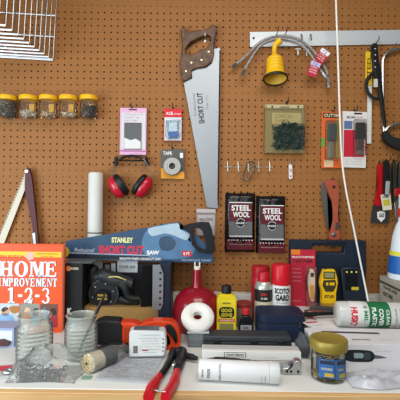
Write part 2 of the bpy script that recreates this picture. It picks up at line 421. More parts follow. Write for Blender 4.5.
# ---------------------------------------------------------------- pruning saw blade (top left)
def bow_saw():
    hook(30, 170, 'at the apex of the folding bow saw', .02)
    k = K('bow_saw', 'bow saw with a cream toothed blade and maroon frame hanging at far left', 'saw', 20, 208, .012)
    teeth = []
    a, b = (31, 171.5), (2.2, 241)
    n = 26; e = []
    for i in range(n):
        t = i/n; x = 27.2+(-2-27.2)*t; y = 171+(240-171)*t
        e += [(x, y), (x-2.2, y+.8)]
    bm = NB(); prism(bm, k.XZ([(31.5, 174), (28.5, 170.2), (26.8, 172), (-2, 240), (-2, 246), (3.6, 246)]), -.004, -.0052)
    for i in range(n):
        t = i/n; x = 27.6+(-1.2-27.6)*t; y = 171+(240-171)*t
        prism(bm, k.XZ([(x, y-.2), (x-2.6, y+1.5), (x-.9, y+2.0)]), -.004, -.0052)
    obj('blade', bm, M('#cfc7b2', .45), k.o, smooth=False)
    k.poly('frame', [(28, 169.5), (31, 170), (33.5, 178), (35.5, 195), (38.5, 222), (41, 248), (38.2, 249), (33, 220), (28, 196), (26.6, 186)], .012, M('#4c0f1a', .45), .006, .003, sm=3)
    k.poly('sleeve', [(33.6, 232), (37.5, 231.5), (39.5, 249), (35.8, 249.5)], .016, M('#8a8a8c', .3, .9), .004, .003)
    c = k.L(28.8, 171.5); obj('pivot', lathe(NB(), [(0, 0), (.007, 0), (.006, .004), (0, .005)], 16, Matrix.Translation((c.x, -.017, c.z)) @ Matrix.Rotation(PI/2, 4, 'X')), STEEL, k.o)
bow_saw()
# rolled tube
c = W(96, 291, .022)
o = thing('paper_roll', 'tall white roll standing on the ledge behind the sleeved saw', 'roll', (c.x, -.045, ZB+.0855))
obj('roll', lathe(NB(), [(0, 0), (.0265, 0), (.027, .003), (.0275, .20), (.0268, .44), (.025, .447), (.019, .449), (.018, .43), (0, .43)], 28), M('#cfcfca', .55, var=.08, scale=20), o)
obj('band', lathe(NB(), [(.0278, .222), (.0283, .222), (.0283, .227), (.0278, .227)], 28, cap=False), M('#6a6a66', .6), o)

# ---------------------------------------------------------------- rule, hoses, bell
def ruler():
    k = K('straightedge', 'long silver straightedge hanging along the top right of the board', 'ruler', 325, 39, .006)
    k.poly('strip', [(249.7, 32.2), (402, 30), (470, 29), (470, 42.5), (402, 44.3), (249.9, 47.2)], .003, M('#c3c8cc', .5, .35, var=.05, scale=6), .0, .0006)
    c = k.L(253.5, 38.5); obj('hole', lathe(NB(), [(0, 0), (.0045, 0), (.0045, .0006), (0, .0006)], 20, Matrix.Translation((c.x, -.003, c.z)) @ Matrix.Rotation(PI/2, 4, 'X')), M('#3b2a1c', .8), k.o)
    b = NB()
    for i in range(60):
        px = 318+i*2.4; y0 = 44.9-(px-318)*.013
        k_ = k.L(px, y0-1.4 if i % 4 else y0-2.2); box(b, (k_.x, -.0034, k_.z), (.0006, .0006, .008 if i % 4 else .014))
    obj('graduations', b, M('#7b8085', .5), k.o, smooth=False)
ruler()
BR = M('#a9aaab', .35, .9, bump=.6, scale=900)
def hoses():
    for i, (path, txt, tagc, tp, dd) in enumerate((
        ([(233, 67), (247, 55), (258, 44), (268, 38.5), (280, 36), (295, 38), (308, 46), (318, 57), (326, 70), (329, 86)], 'reaching furthest left, red and white tag', '#b3203a', (315, 51, 327, 64), .030),
        ([(242.5, 74), (250, 60), (259, 47), (268, 41), (280, 38.5), (294, 41), (306, 49), (314, 60), (319, 68), (326, 77)], 'ending lower left, blue and red tag', '#b3203a', (306.5, 61, 319, 79), .045))):
        k = K('braided_hose', 'braided steel supply hose hung in an arc, '+txt, 'hose', 280, 38, dd, group='braided hoses above the yellow plunger')
        P = [k.L(x, y) for x, y in path]
        obj('hose', tube(NB(), P, .0048, 10, sm=6), BR, k.o)
        for e, f in ((0, 1), (-1, -2)):
            dv = (P[f]-P[e]).normalized()
            obj('coupling', tube(NB(), [P[e]-dv*.006, P[e]+dv*.006, P[e]+dv*.018], [.0075, .0075, .006], 6), CHROME, k.o)
        x0, y0, x1, y1 = tp; a = 35 if i == 0 else 20
        c = k.L((x0+x1)/2, (y0+y1)/2)
        R = Matrix.Translation((c.x, -.012, c.z)) @ Matrix.Rotation(math.radians(a), 4, 'Y')
        w, h = .038, .056
        b = NB(); prism(b, rnd_rect(w, h, .002), 0, -.001); b.transform(R); ob = obj('tag', b, M(tagc, .5), k.o)
        b = box(NB(), (0, -.0013, h*.34), (w*.96, .0006, h*.28)); b.transform(R); obj('tag_header', b, M('#e6e4ea' if i == 0 else '#b9b3d6', .5), k.o)
        for q, s in enumerate(('SUPPLY', 'LINE', '3/8 IN')): text(k.o, s, 0, h*(.1-.17*q), w*.7, h*.09, -.0014, WHITE, xf=R)
        text(k.o, '12', 0, h*.34, w*.4, h*.18, -.0018, M('#2c2f6c', .5), xf=R)
hoses()
def plunger():
    hook(275, 37.5, 'carrying the hoses and the yellow plunger, left of the pair', .062)
    hook(283.5, 37.5, 'carrying the hoses and the yellow plunger, right of the pair', .062)
    k = K('mini_plunger', 'yellow bellows hand plunger with a black rim', 'plunger', 275, 62, .055)
    tilt = Matrix.Rotation(math.radians(-14), 4, 'X')
    s = S(.055)
    c = k.L(275.5, 79)
    T = Matrix.Translation(c) @ tilt
    prof = [(.043, 0), (.0415, .006), (.040, .014), (.035, .022), (.0345, .03)]
    for i in range(4):
        z = .033+i*.0125; prof += [(.0325-.0006*i, z), (.0335-.0006*i, z+.003), (.0335-.0006*i, z+.008), (.0300-.0006*i, z+.0115)]
    prof += [(.027, .086), (.018, .092), (.0, .094)]
    obj('bellows', lathe(NB(), prof, 40, T, cap=False), M('#e9b51c', .4), k.o)
    obj('inner_cup', lathe(NB(), [(.0405, .0005), (.036, .01), (.025, .03), (.0, .04)], 36, T, cap=False), M('#e3b63c', .5), k.o)
    obj('rim', lathe(NB(), [(.0405, .0015), (.0415, -.003), (.0455, -.003), (.047, .001), (.0455, .006), (.0425, .006)], 40, T, cap=False), M('#2b2514', .5), k.o)
    h = [T @ Vector((0, 0, .088)), k.L(274.5, 50), k.L(275.5, 45), k.L(280, 40.5)]
    obj('handle', tube(NB(), h, [.010, .009, .009, .011, .013], 14, sm=5), M('#e9b51c', .4), k.o)
plunger()
for i, (x, y) in enumerate(((301, 33.5), (310, 33.5))):
    k = K('straight_peg', 'long dark peg sticking out over the straightedge, %s of the pair' % ('left', 'right')[i], 'hook', x, y, 0, 'long pegs over the straightedge')
    obj('wire', tube(NB(), [(0, 0, 0), (-.004*(1), -.03, -.02), (-.008, -.05, -.045)], .002, 6), BLACK, k.o)
for i, (x, y) in enumerate(((297, 53), (305.5, 53.5))):
    k = K('bolt_hook', 'small white metal hook below the straightedge, %s of two' % ('left', 'right')[i], 'hook', x, y, 0, 'small white hooks below the straightedge')
    b = tube(NB(), [(0, 0, .01), (0, -.014, .01), (0, -.018, -.002), (0, -.016, -.014)], .003, 8, sm=3)
    box(b, (0, -.012, .011), (.02, .005, .004)); obj('wire', b, M('#d5d2cc', .4, .3), k.o)

# anchors pack
def anchors():
    hook(286.5, 103, 'holding the wall anchor clamshell')
    k = K('anchor_clamshell', 'clear clamshell of dark green plastic wall anchors on a beige card', 'packet', 284, 129, .01)
    k.rect('card', (264.5, 104.5, 303.5, 153), .001, M('#9c8c62', .55))
    k.rect('header', (267, 105, 303, 109.5), .003, M('#b9ac84', .5), .001, .001)
    k.rect('shell', (263.8, 109, 303.8, 154), .019, CL('#f2f0e6', .05, .06), .002, .003)
    k.text('ANCHORS', (280, 106.3, 289, 108.2), .004, INK, bold=.02)
    for x in (272, 298): k.rect('slot', (x-.8, 106, x+.8, 108), .0006, INK, .004)
    k.rect('label', (272, 113, 301, 124), .0006, M('#b5a878', .55), .002); k.text('CONICAL', (275, 114.5, 292, 118), .0026, M('#7c6c40', .6)); k.text('PLASTIC', (275, 119.5, 288, 122), .0026, M('#7c6c40', .6))
    b = NB(); rn = random.Random(3)
    for i in range(460):
        x = 272.5+rn.random()*28; top = 126-3*math.sin((x-272)/28*PI)+ (2 if x < 280 else 0); y = top+rn.random()*(149.5-top)
        c = k.L(x, y); R = Euler((rn.random()*3, rn.random()*6, rn.random()*3)).to_matrix().to_4x4()
        lathe(b, [(0, 0), (.0028, 0), (.0024, .003), (.0016, .018), (0, .019)], 6, Matrix.Translation((c.x, -.005-rn.random()*.012, c.z)) @ R)
    kind(obj('wall_anchors', b, M('#123330', .4), k.o), 'stuff')
anchors()

# hook strip with carabiner, tag
def hookstrip():
    for i, x in enumerate((227.5, 238, 248, 258.5, 269.5)):
        k = K('double_peg_hook', 'white double peg hook, %s of the row of five beside the saw blade' % ('leftmost', 'second', 'middle', 'fourth', 'rightmost')[i], 'hook', x, 166, 0, 'white double hooks in a row')
        b = NB()
        tube(b, [k.L(x, 161.5, .003), k.L(x+.4, 166, .004), k.L(x+.4, 172, .004)], .0018, 6)
        tube(b, [k.L(x+.4, 171, .004), k.L(x+.6, 172.5, .025), k.L(x+1.5, 170, .034)], .0018, 6, sm=3)
        tube(b, [k.L(x-3.5, 167, .004), k.L(x+4, 167, .004)], .0015, 6)
        obj('wire', b, M('#cfcac0', .35, .5), k.o)
    k = K('carabiner', 'grey metal carabiner hanging on the middle white hooks', 'carabiner', 248, 170, .02)
    obj('body', tube(NB(), [k.L(242.5, 177), k.L(245, 170), k.L(247.5, 163), k.L(251, 161), k.L(255, 164.5), k.L(254.2, 169), k.L(249.5, 178.5), k.L(245, 180.5)], .0028, 8, closed=True, sm=5), M('#5c5b50', .35, .8), k.o)
    obj('gate', tube(NB(), [k.L(254.4, 168.5, .002), k.L(250, 177.5, .002)], .0032, 8), CHROME, k.o)
    hook(290, 163.5, 'holding the small white tag', .02, STEEL)
    k = K('key_tag', 'narrow white tag with a red dot hanging alone', 'tag', 290.5, 172, .007)
    q = k.XZ([(288.5, 165), (290.5, 163.8), (292, 165), (292.4, 178), (290.7, 179.6), (288.7, 178.5)])
    obj('body', prism(NB(), q, 0, -.003), M('#e2dfdc', .4), k.o, .001)
    k.rect('print', (289.3, 169, 291.6, 172), .0006, M('#b9a7a4', .5), .003); k.rect('dot', (289.8, 175.5, 291.3, 177), .0006, M('#b3202a', .5), .003)
hookstrip()

def knives():
    hook(332, 112, 'holding the orange tool card'); hook(354, 111.5, 'holding the red and white tool card')
    k = K('tool_card', 'orange card with a grey handled cutter in a blister', 'tool', 331, 139, .01)
    k.poly('card', [(321.5, 111.5), (342, 111.5), (342, 168), (321, 168)], .002, M('#d2622a', .5))
    k.rect('panel', (323, 113, 341, 118), .0006, M('#3a2b20', .5), .002); k.text('CUTTER', (324, 114, 340, 117), .0026, M('#e8d9b0', .5), bold=.02)
    k.rect('yellow_panel', (336, 119, 341.6, 158), .0006, M('#b48a3a', .5), .002)
    k.rect('green_spot', (321.2, 138, 324.5, 147), .0006, M('#5f9a3a', .5), .002)
    k.rect('white_box', (324, 160, 333, 167), .0006, M('#ddb99a', .5), .002)
    b = k.rect('blister', (324.5, 121, 337.5, 161), .016, CL('#e9efe9', .05, .06), .0026, .003)
    k.rect('cutter_body', (327, 124, 335.5, 141), .010, M('#454a4a', .4), .004, .002); k.rect('cutter_blade', (328, 142, 333, 158), .006, M('#a3a79a', .3, .7), .004, .001)
    k = K('tool_card', 'red and white card with a black handled cutter in a blister', 'tool', 354, 139, .01)
    k.poly('card', [(342.5, 111.2), (367, 112.2), (365.5, 168), (342.5, 167.2)], .002, M('#dedbd8', .5))
    k.rect('red_panel', (343.5, 130, 364, 157), .0006, M('#c21f36', .5), .002)
    k.rect('picture', (344, 121, 352, 129), .0006, M('#5a6f98', .5, var=.4, scale=200), .0026)
    k.text('IRON', (346.5, 116, 355, 118.8), .002, M('#1c2a44', .5), bold=.03); k.text('knife', (357, 116.5, 363, 118.5), .002, M('#b3202a', .5))
    k.rect('slot', (354, 113, 362, 114.6), .0006, M('#3a2a1c', .7), .002)
    k.rect('blister', (352.5, 120, 364.5, 156), .018, CL('#f0efee', .05, .06), .0034, .003)
    k.rect('knife_body', (354.5, 123, 363.8, 139), .011, M('#1c1d1f', .4), .004, .002)
    k.rect('knife_neck', (355.5, 139, 362.5, 150), .009, M('#5d4a4c', .35, .5), .004, .002); k.rect('knife_blade', (357, 150, 362, 155), .006, M('#8d9092', .35, .8), .004, .001)
    for y in (158.5, 161, 163.5): k.text('utility knife with blades', (345, y, 362, y+1.2), .002, GREYT)
knives()

# white cord
b = tube(NB(), [W(335.5, -60, .09), W(336, 0, .09), W(338, 60, .09), W(340, 120, .09), W(342, 160, .09), W(346, 190, .095), W(352, 220, .10), W(359, 255, .11), W(366, 290, .125), W(369, 303, .13), W(374, 310, .10)], .0033, 10, sm=8)
tag(obj('power_cord', b, M('#ece9e4', .4)), 'white cord hanging down in front of the whole right side', 'cord')

# coping blade sleeve, mini hacksaw, hacksaw
def saws_right():
    hook(370.5, 52, 'holding the yellow blade sleeve')
    k = K('saw_blade_sleeve', 'narrow yellow sleeve on a long white saw blade left of the hacksaw', 'saw blade', 369, 97, .008)
    k.rect('blade', (367.2, 60, 371.6, 143.5), .0015, M('#d9dad6', .4)); k.rect('sleeve', (365, 52, 371.4, 85.5), .004, M('#e6bd1c', .45), .0015, .001)
    k.text('STEEL', (366.3, 56, 370.3, 80), .0056, M('#5c4a10', .6), rot=PI/2, bold=.02)
    hook(374, 44.5, 'holding the black compact hacksaw', .04)
    k = K('compact_hacksaw', 'black compact hacksaw with a looped grip and silver strip', 'hacksaw', 374, 80, .022)
    k.poly('spine', [(370.3, 47), (373, 44.4), (376.3, 45), (377.6, 60), (380.5, 76), (381.5, 90), (384, 112), (385, 126), (383, 127), (380.8, 112), (378.5, 96), (375, 80), (371.8, 66)], .012, BLACK, 0, .003, sm=2)
    obj('grip_loop', tube(NB(), [k.L(373.5, 72, .006), k.L(368, 78, .006), k.L(366.3, 84, .006), k.L(367.5, 91, .006), k.L(371.5, 96.8, .006), k.L(377, 99, .006), k.L(379.5, 96, .006)], .0062, 10, sm=5), RUBBER, k.o)
    k.rect('silver_label', (372.2, 80, 376.2, 88), .001, M('#c5c4b4', .4), .0125); 
    for y in (50, 56, 62, 68): 
        c = k.L(374.2, y); obj('rivet', lathe(NB(), [(0, 0), (.0032, 0), (0, .0015)], 12, Matrix.Translation((c.x, -.0122, c.z)) @ Matrix.Rotation(PI/2, 4, 'X')), STEEL, k.o)
    hook(392, 50, 'carrying the silver framed hacksaw', .03, STEEL)
    k = K('hacksaw', 'silver framed hacksaw with black handle at the right edge', 'hacksaw', 395, 95, .02)
    obj('frame', tube(NB(), [k.L(384, 134), k.L(383, 110), k.L(382.6, 70), k.L(383, 60), k.L(386.5, 53.5), k.L(393, 50.3), k.L(402, 49), k.L(425, 48.5)], .0062, 8, sm=6), M('#b5b6b4', .3, .95), k.o)
    obj('frame_arm', tube(NB(), [k.L(384, 132), k.L(390, 126), k.L(400, 124), k.L(425, 124)], .006, 8, sm=4), M('#b5b6b4', .3, .95), k.o)
    k.poly('handle', [(382, 133), (385, 131.5), (390, 137), (397, 139), (410, 140), (424, 141), (426, 150), (412, 152), (398, 150), (388, 145.5), (382.3, 140)], .026, RUBBER, -.004, .005, sm=3)
    obj('blade', box(NB(), k.L(426, 90, .0), (.002, .014, .3)), DSTEEL, k.o)
saws_right()

def scrapers():
    hook(379, 164, 'holding the red handled scraper'); hook(385.5, 161, 'holding the black and grey utility knife', .04); hook(393.5, 161, 'holding the red and black snips', .035)
    k = K('scraper', 'red handled scraper with a steel blade and a shield label', 'scraper', 378, 195, .008)
    k.poly('handle', [(376.5, 166), (380.5, 165.5), (381.5, 180), (382, 198), (378, 206), (373.5, 204), (375, 196), (376.8, 184)], .016, M('#b3141e', .35), 0, .004, sm=3)
    k.poly('blade', [(373.8, 202), (380, 204), (388.5, 208), (388, 223.5), (370, 222.5), (371, 212)], .0015, M('#6b7074', .3, .9), .004)
    q = [(376.5, 212), (380.5, 210.8), (384.5, 212), (384.3, 218), (380.5, 222), (376.8, 218)]
    k.poly('shield_label', q, .0006, WHITE, .0056); k.text('262', (378, 213.5, 383.2, 217), .0062, INK, bold=.03)
    k = K('utility_knife', 'black and grey utility knife with a yellow and white tag', 'knife', 386, 180, .035)
    k.poly('body', [(383, 162.5), (386.5, 161.5), (388.5, 166), (388.7, 182), (387.5, 194), (383, 194.5), (382.8, 180)], .014, M('#17181a', .4), 0, .004, sm=3)
    k.poly('grip', [(384, 181), (388.6, 181), (387.6, 195), (383, 195)], .016, M('#9aa0a4', .4), -.001, .003)
    k.poly('tag', [(380, 195), (389.5, 193.5), (391.3, 209.5), (382.3, 210.5)], .001, M('#d8d4c0', .5), .004); k.poly('tag_print', [(382.2, 200), (388.8, 199), (389.6, 205), (383.2, 206)], .0006, M('#b9b53c', .5), .005)
    k.text('KNIFE', (382, 196, 388.5, 198), .005, INK, bold=.02)
    k = K('snips', 'dark green and red handled snips at the right edge beside the scraper', 'snips', 395, 188, .02)
    k.poly('handle', [(391, 163), (394, 162), (395, 180), (395, 200), (392, 203), (391.3, 185)], .016, M('#25322b', .4), 0, .004, label='dark green handle')
    k.poly('handle', [(397, 162), (401, 162), (401, 196), (397.5, 198), (396.5, 180)], .016, M('#23211d', .4), 0, .004, label='black handle')
    k.poly('red_grip', [(392, 189), (401, 187), (401, 196), (392.5, 197)], .018, M('#a3141c', .4), 0, .004)
    k.rect('tag', (396, 194.5, 406, 215.5), .001, M('#dcd9cf', .5), .02); k.text('SNIPS', (397, 198, 405, 201), .0212, INK)
    k.poly('jaws', [(392.5, 197), (400, 197), (398, 218), (395, 222)], .006, STEEL, .004, .001)
scrapers()

# ---------------------------------------------------------------- steel wool bags
def wool():
    for i, (x0, y0, x1, y1) in enumerate(((225, 193, 255, 252), (256, 196, 284.8, 253))):
        hook((x0+x1)/2, y0+2, 'holding the %s steel wool bag' % ('left', 'right')[i])
        cx, cy = (x0+x1)/2, (y0+y1)/2
        k = K('steel_wool_bag', 'black and maroon bag of steel wool pads, the %s of the two' % ('left', 'right')[i], 'steel wool', cx, cy, .006, group='steel wool bags')
        # pillow
        bm = NB(); nu, nv = 16, 28; w = (x1-x0)/S(.012)/2; h = (y1-y0)/S(.012)/2; rn = random.Random(i+5)
        for s in (0, 1):
            g = {}
            for u in range(nu+1):
                for v in range(nv+1):
                    a = u/nu*2-1; b = v/nv*2-1
                    t = (1-a**6)**.5*(1-b**8)**.5*.011 + rn.uniform(-.0007, .0007)*(1 if abs(a) < 1 and abs(b) < 1 else 0)
                    y = .002-(t*2 if s == 0 else 0)*.95
                    X = a*w*(1-.04*(1-abs(b))*0) + (rn.uniform(-.0014, .0014) if abs(a) == 1 else 0)
                    Z = b*h + (rn.uniform(-.0016, .0016) if abs(b) == 1 else 0)
                    g[u, v] = bm.verts.new((X, y, Z))
            for u in range(nu):
                for v in range(nv): bm.faces.new((g[u, v], g[u+1, v], g[u+1, v+1], g[u, v+1]))
        bmesh.ops.remove_doubles(bm, verts=bm.verts, dist=.0005)
        obj('bag', bm, M('#161416', .22, var=.3, scale=60, bump=.5), k.o, sharp=80)
        r = lambda a, b, c, d: (x0+a, y0+b, x0+c, y0+d)
        D = .0205
        k.rect('grey_pad', r(3.5, 24, 26.5, 43), .001, M('#66686b', .6, .3, var=.35, scale=150), D-.001)
        k.rect('maroon_panel', r(4, 10, 26.5, 28), .001, M('#5c1722', .45), D)
        k.rect('white_line', r(4, 9, 26.5, 9.8), .0005, WHITE, D+.001)
        k.text('STEEL', r(6, 12, 25, 17.5), D+.001, WHITE, bold=.03); k.text('WOOL', r(7.5, 18.5, 24, 24), D+.001, WHITE, bold=.03)
        c = k.L(x0+15, y0+29.5)
        T = Matrix.Translation((c.x, -D-.0012, c.z)) @ Matrix.Rotation(PI/2, 4, 'X')
        obj('seal', lathe(NB(), [(0, 0), (.018, 0), (.018, .0006), (0, .0006)], 24, T), BLACK, k.o)
        obj('seal_ring', lathe(NB(), [(.0155, 0), (.017, 0), (.017, .001), (.0155, .001)], 24, T, cap=False), WHITE, k.o)
        k.rect('seal_bar', r(9.5, 28, 21, 31), .0006, BLACK, D+.002); k.text('GRADE 1', r(10, 28.6, 20.5, 30.5), D+.0027, WHITE, bold=.02)
        k.rect('lower_panel', r(1.5, 46, 28, 56), .001, M('#5a1620', .4), D-.003)
        k.text('- - - - - - - - -', r(3, 46.2, 27, 47), D-.0015, WHITE); k.text('semi coarse pads for rust', r(4, 50, 26, 51.6), D-.0015, M('#b9a6a6', .5))
        k.rect('white_strip', r(4, 42, 26.5, 43.4), .0005, M('#c8c4c4', .5), D+.0004)
wool()

def pruning():
    hook(331, 181, 'holding the folding pruning saw', .02)
    k = K('folding_saw', 'folding pruning saw with a faded red handle and grey blade', 'saw', 329, 212, .012)
    k.poly('blade', [(321, 183), (324, 181.5), (328, 185), (329.5, 200), (330.5, 220), (329.5, 232), (326, 226), (323, 210), (321, 196)], .002, M('#7c7a76', .4, .8), .003)
    k.poly('handle', [(323.3, 182), (328, 179.8), (334, 181.5), (336.8, 187), (337, 200), (336, 214), (337.3, 226), (338, 236), (335, 241), (330, 240.5), (327, 236), (329.5, 226), (331, 214), (329.5, 200), (326, 190)], .016, M('#a3503a', .5, var=.15, scale=30), .005, .004, sm=3)
    c = k.L(332, 187); obj('hang_hole', lathe(NB(), [(0, 0), (.006, 0), (.006, .0006), (0, .0006)], 16, Matrix.Translation((c.x, -.0214, c.z)) @ Matrix.Rotation(PI/2, 4, 'X')), M('#2c1a12', .8), k.o)
    c = k.L(332, 234); obj('pivot', lathe(NB(), [(0, 0), (.009, 0), (.008, .003), (.003, .004), (0, .004)], 20, Matrix.Translation((c.x, -.021, c.z)) @ Matrix.Rotation(PI/2, 4, 'X')), STEEL, k.o)
    k.poly('latch', [(333, 222), (336, 222), (336.5, 229), (333, 229)], .004, DSTEEL, .02, .001)
pruning()

# ================================================================= bench, back row
def E(px, d, z=0):                # world point on a horizontal plane z above the bench
    y = 195 + (HC-z)*S(d) ; w = W(px, y + (px-200)*math.tan(ROLL), d); return Vector((w.x, -d, ZB+z))

def navy_case():
    k = K('tool_case', 'flat navy plastic tool case with a hand slot standing against the board', 'case', 328, 278, .048)
    bt = ZB-k.c.z
    k_ = S(.048); x0, z1 = k.XZ([(288.5, 239)])[0]; x1 = x0+74/k_
    O = [(x0, bt+.001), (x1+.002, bt+.001), (x1, z1), (x0, z1)]
    sx0, sz1 = k.XZ([(309.5, 244.5)])[0]; sx1, sz0 = k.XZ([(341, 251.5)])[0]
    b = NB()
    hollow(b, O, [(sx0, sz0), (sx1, sz0), (sx1, sz1), (sx0, sz1)], 0, -.035)
    obj('shell', b, M('#1b2636', .5, bump=.05, scale=300), k.o, .004)
    obj('grip', box(NB(), ((sx0+sx1)/2, -.0175, (z1+sz1)/2+.001), (sx1-sx0+.01, .04, .012)), M('#141c28', .5), k.o, .003)
navy_case()
# white carton that carries the rear goods
CX0 = .343
ct = thing('flat_carton', 'flat white carton under the wrapped roll and pens at the back right', 'box', (CX0+.24, -.221, ZB))
obj('carton_body', box(NB(), (0, 0, .029), (.48, .27, .058)), M('#d5d2cf', .6), ct, .0015)
obj('flap', box(NB(), (0, -.09, .0585), (.476, .085, .0008)), M('#e2e0de', .6), ct)
CZ = ZB+.0595
def on_carton():
    k = K('tester_pack', 'red blister card with a yellow and white circuit tester', 'packet', 303, 277, .095)
    b0 = CZ-k.c.z
    k.rect('card', (290.5, 249.5, 315, 306), .002, M('#b8243a', .5)); k.rect('brand_patch', (291, 249.5, 300, 254.5), .0006, M('#e07a24', .5), .002)
    k.text('MULTI PURPOSE', (292, 256, 314, 258), .002, WHITE, bold=.02); k.text('TESTER', (292, 259.5, 313, 262.5), .002, M('#2b2226', .5), bold=.03)
    for y in (268, 272, 276, 280, 300): k.text('checks power', (292, y, 301, y+1.5), .002, M('#e4b9bf', .5))
    k.rect('blister', (305, 266, 315, 304), .018, CL('#f6eeee', .06, .06), .0026, .003)
    k.poly('tester', [(308.5, 270), (312.5, 269), (314, 280), (313, 299), (309.5, 299), (307, 282)], .012, M('#e2d9c2', .4), .004, .003, sm=2)
    k.poly('tester_side', [(308.6, 284), (312.6, 284), (312.6, 298), (309.8, 298)], .003, M('#d9a01c', .4), .016, .001); k.rect('tester_window', (309.4, 272, 312.6, 276), .001, INK, .016)
    obj('lead', tube(NB(), [k.L(309, 271, .016), k.L(305.5, 279, .017), k.L(306.5, 287, .016), k.L(305.5, 291, .012)], .0018, 6, sm=5), BLACK, k.o)
    k = K('stud_finder', 'yellow stud finder with a grey display leaning on the navy case', 'stud finder', 327, 288, .115)
    k.poly('body', [(321, 272), (323, 268.5), (330.5, 268), (333.5, 270.5), (335.8, 282), (333.5, 292), (333, 306), (320.5, 306.5), (320.5, 292), (318.5, 282)], .022, M('#e3b414', .4), 0, .004, sm=2)
    k.poly('front_face', [(321.5, 279), (333, 278.5), (334, 284), (331, 290), (323.5, 290), (320.5, 284)], .002, M('#3a3520', .5), .022)
    k.rect('display', (322.5, 271.3, 332, 276.5), .002, M('#8d8c5a', .2), .0222, .001); k.rect('display_rim', (321.6, 270.5, 333, 277.5), .0008, INK, .0218)
    for x in (325, 328.5, 331): k.rect('button', (x-1.1, 281, x+1.1, 284), .003, YEL, .0235, .001)
    k.rect('cap', (323, 266.2, 331, 269.5), .014, INK, .004, .002); k.text('STUD', (322.5, 293.5, 332, 296.5), .0222, INK, bold=.04)
    k = K('voltage_tester_case', 'tall black device with three yellow lamps and a yellow label', 'device', 350, 285, .10, rot=(0, 0, 0))
    k.poly('body', [(338.5, 269), (340.5, 266.5), (356, 266), (358.5, 269), (366, 306), (343, 306.5)], .022, M('#1d2630', .42), 0, .004)
    k.rect('recess', (343, 268, 355, 289), .001, M('#0e1318', .4), .022)
    for x in (344.6, 349.2, 353.8): 
        c = k.L(x, 270.8); obj('lamp', lathe(NB(), [(0, 0), (.0035, 0), (.003, .002), (0, .003)], 12, Matrix.Translation((c.x, -.023, c.z)) @ Matrix.Rotation(PI/2, 4, 'X')), M('#d9d17a', .3), k.o)
    k.rect('yellow_label', (349, 285.5, 356, 288.5), .0008, M('#c3b02c', .5), .023)
on_carton()
def roll_husky():
    c = E(336, .318, .0595+.0385); X0 = c.x; 
    o = thing('plastic_sheeting_roll', 'clear wrapped roll with red, green and white printed label lying at the right', 'roll', (X0, -.318, CZ+.0385), (0, 0, math.radians(-3)))
    Lr = Matrix.Rotation(PI/2, 4, 'Y')
    obj('roll', lathe(NB(), [(0, 0), (.030, .0), (.036, .004), (.0375, .02), (.0375, .30), (.03, .304), (0, .304)], 36, Lr), M('#c8c9c6', .3, var=.12, scale=50, bump=.3, coat=.4), o)
    obj('core', lathe(NB(), [(.012, -.001), (.016, -.001), (.016, .001), (.012, .001)], 20, Lr, cap=False), M('#c9b794', .6), o)
    def band(x0, x1, m, nm): obj(nm, lathe(NB(), [(.0379, x0), (.0379, x1)], 36, Lr, cap=False), m, o)
    band(.035, .062, M('#dcdad8', .4), 'white_band'); band(.062, .075, M('#d6d8d4', .4), 'pale_band'); band(.088, .150, M('#1c6b40', .45), 'green_band')
    R = Matrix.Rotation(0, 4, 'X')
    # lettering runs round the roll
    def rt(s, xc, w, h, mat, bold=.02, cz=0):
        # text along circumference: build vertical text then wrap about the X axis
        me_xf = None
        ob = text(o, s, 0, 0, w, h, 0, mat, rot=-PI/2, bold=bold)
        for v in ob.data.vertices:
            a = (v.co.z+cz)/.0383; v.co = Vector((v.co.x+xc, -.0383*math.cos(a), .0383*math.sin(a)))
        return ob
    rt('HUSKY', .044, .066, .020, M('#c8203a', .45), .05, -.002)
    rt('3 MIL', .077, .05, .011, M('#2a7a50', .45), .02, .012)
    rt('PLASTIC', .102, .062, .013, WHITE, .03); rt('COVER', .122, .055, .013, WHITE, .03); rt('CLEAR', .141, .05, .009, WHITE, .02)
    for i in range(4): rt('TOUGH CLEAR FILM', .165+.013*i, .06, .004, M('#4b5350', .5), .01)
roll_husky()
def right_box():
    X0 = .655; d0, d1 = .09, .24
    o = thing('parts_box', 'grey-brown cardboard box with dark printing under the white bottle', 'box', (X0+.1, -(d0+d1)/2, CZ))
    obj('box_body', box(NB(), (0, 0, .056), (.2, d1-d0, .112)), M('#a79f90', .65), o, .001)
    obj('lid_band', box(NB(), (-.1004, 0, .092), (.0006, d1-d0, .008)), M('#4c463e', .6), o)
    xf = Matrix.Rotation(-PI/2, 4, 'Z')
    text(o, 'TRAVEL SIZE', .005, .098-.02, .1, .010, -.1008, M('#3a352e', .6), xf=xf, bold=.03); text(o, 'FIXTURE', -.01, .055, .07, .014, -.1008, M('#3a352e', .6), xf=xf, bold=.03)
    obj('patch', box(NB(), (-.1004, -.03, .03), (.0006, .05, .02)), M('#6f6238', .6), o)
    o = thing('spray_bottle', 'white plastic bottle with blue and yellow label standing on the box at right', 'bottle', (X0+.052, -.155, CZ+.1125))
    obj('body', lathe(NB(), [(0, 0), (.046, 0), (.05, .004), (.048, .05), (.042, .10), (.036, .15), (.024, .19), (.018, .2), (.018, .215), (0, .215)], 32), M('#d5dde4', .35), o)
    obj('label', lathe(NB(), [(.0497, .022), (.0483, .052), (.0455, .082)], 32, cap=False), M('#1f5fa8', .4), o); obj('label_band', lathe(NB(), [(.0458, .084), (.0436, .098)], 32, cap=False), M('#d8cf3e', .4), o)
    obj('cap', lathe(NB(), [(0, .215), (.02, .215), (.02, .24), (.015, .245), (0, .245)], 24), M('#c9302a', .4), o)
    text(o, 'CLEAN', 0, .055, .05, .016, 0, WHITE, wrap=.0502, bold=.03)
right_box()
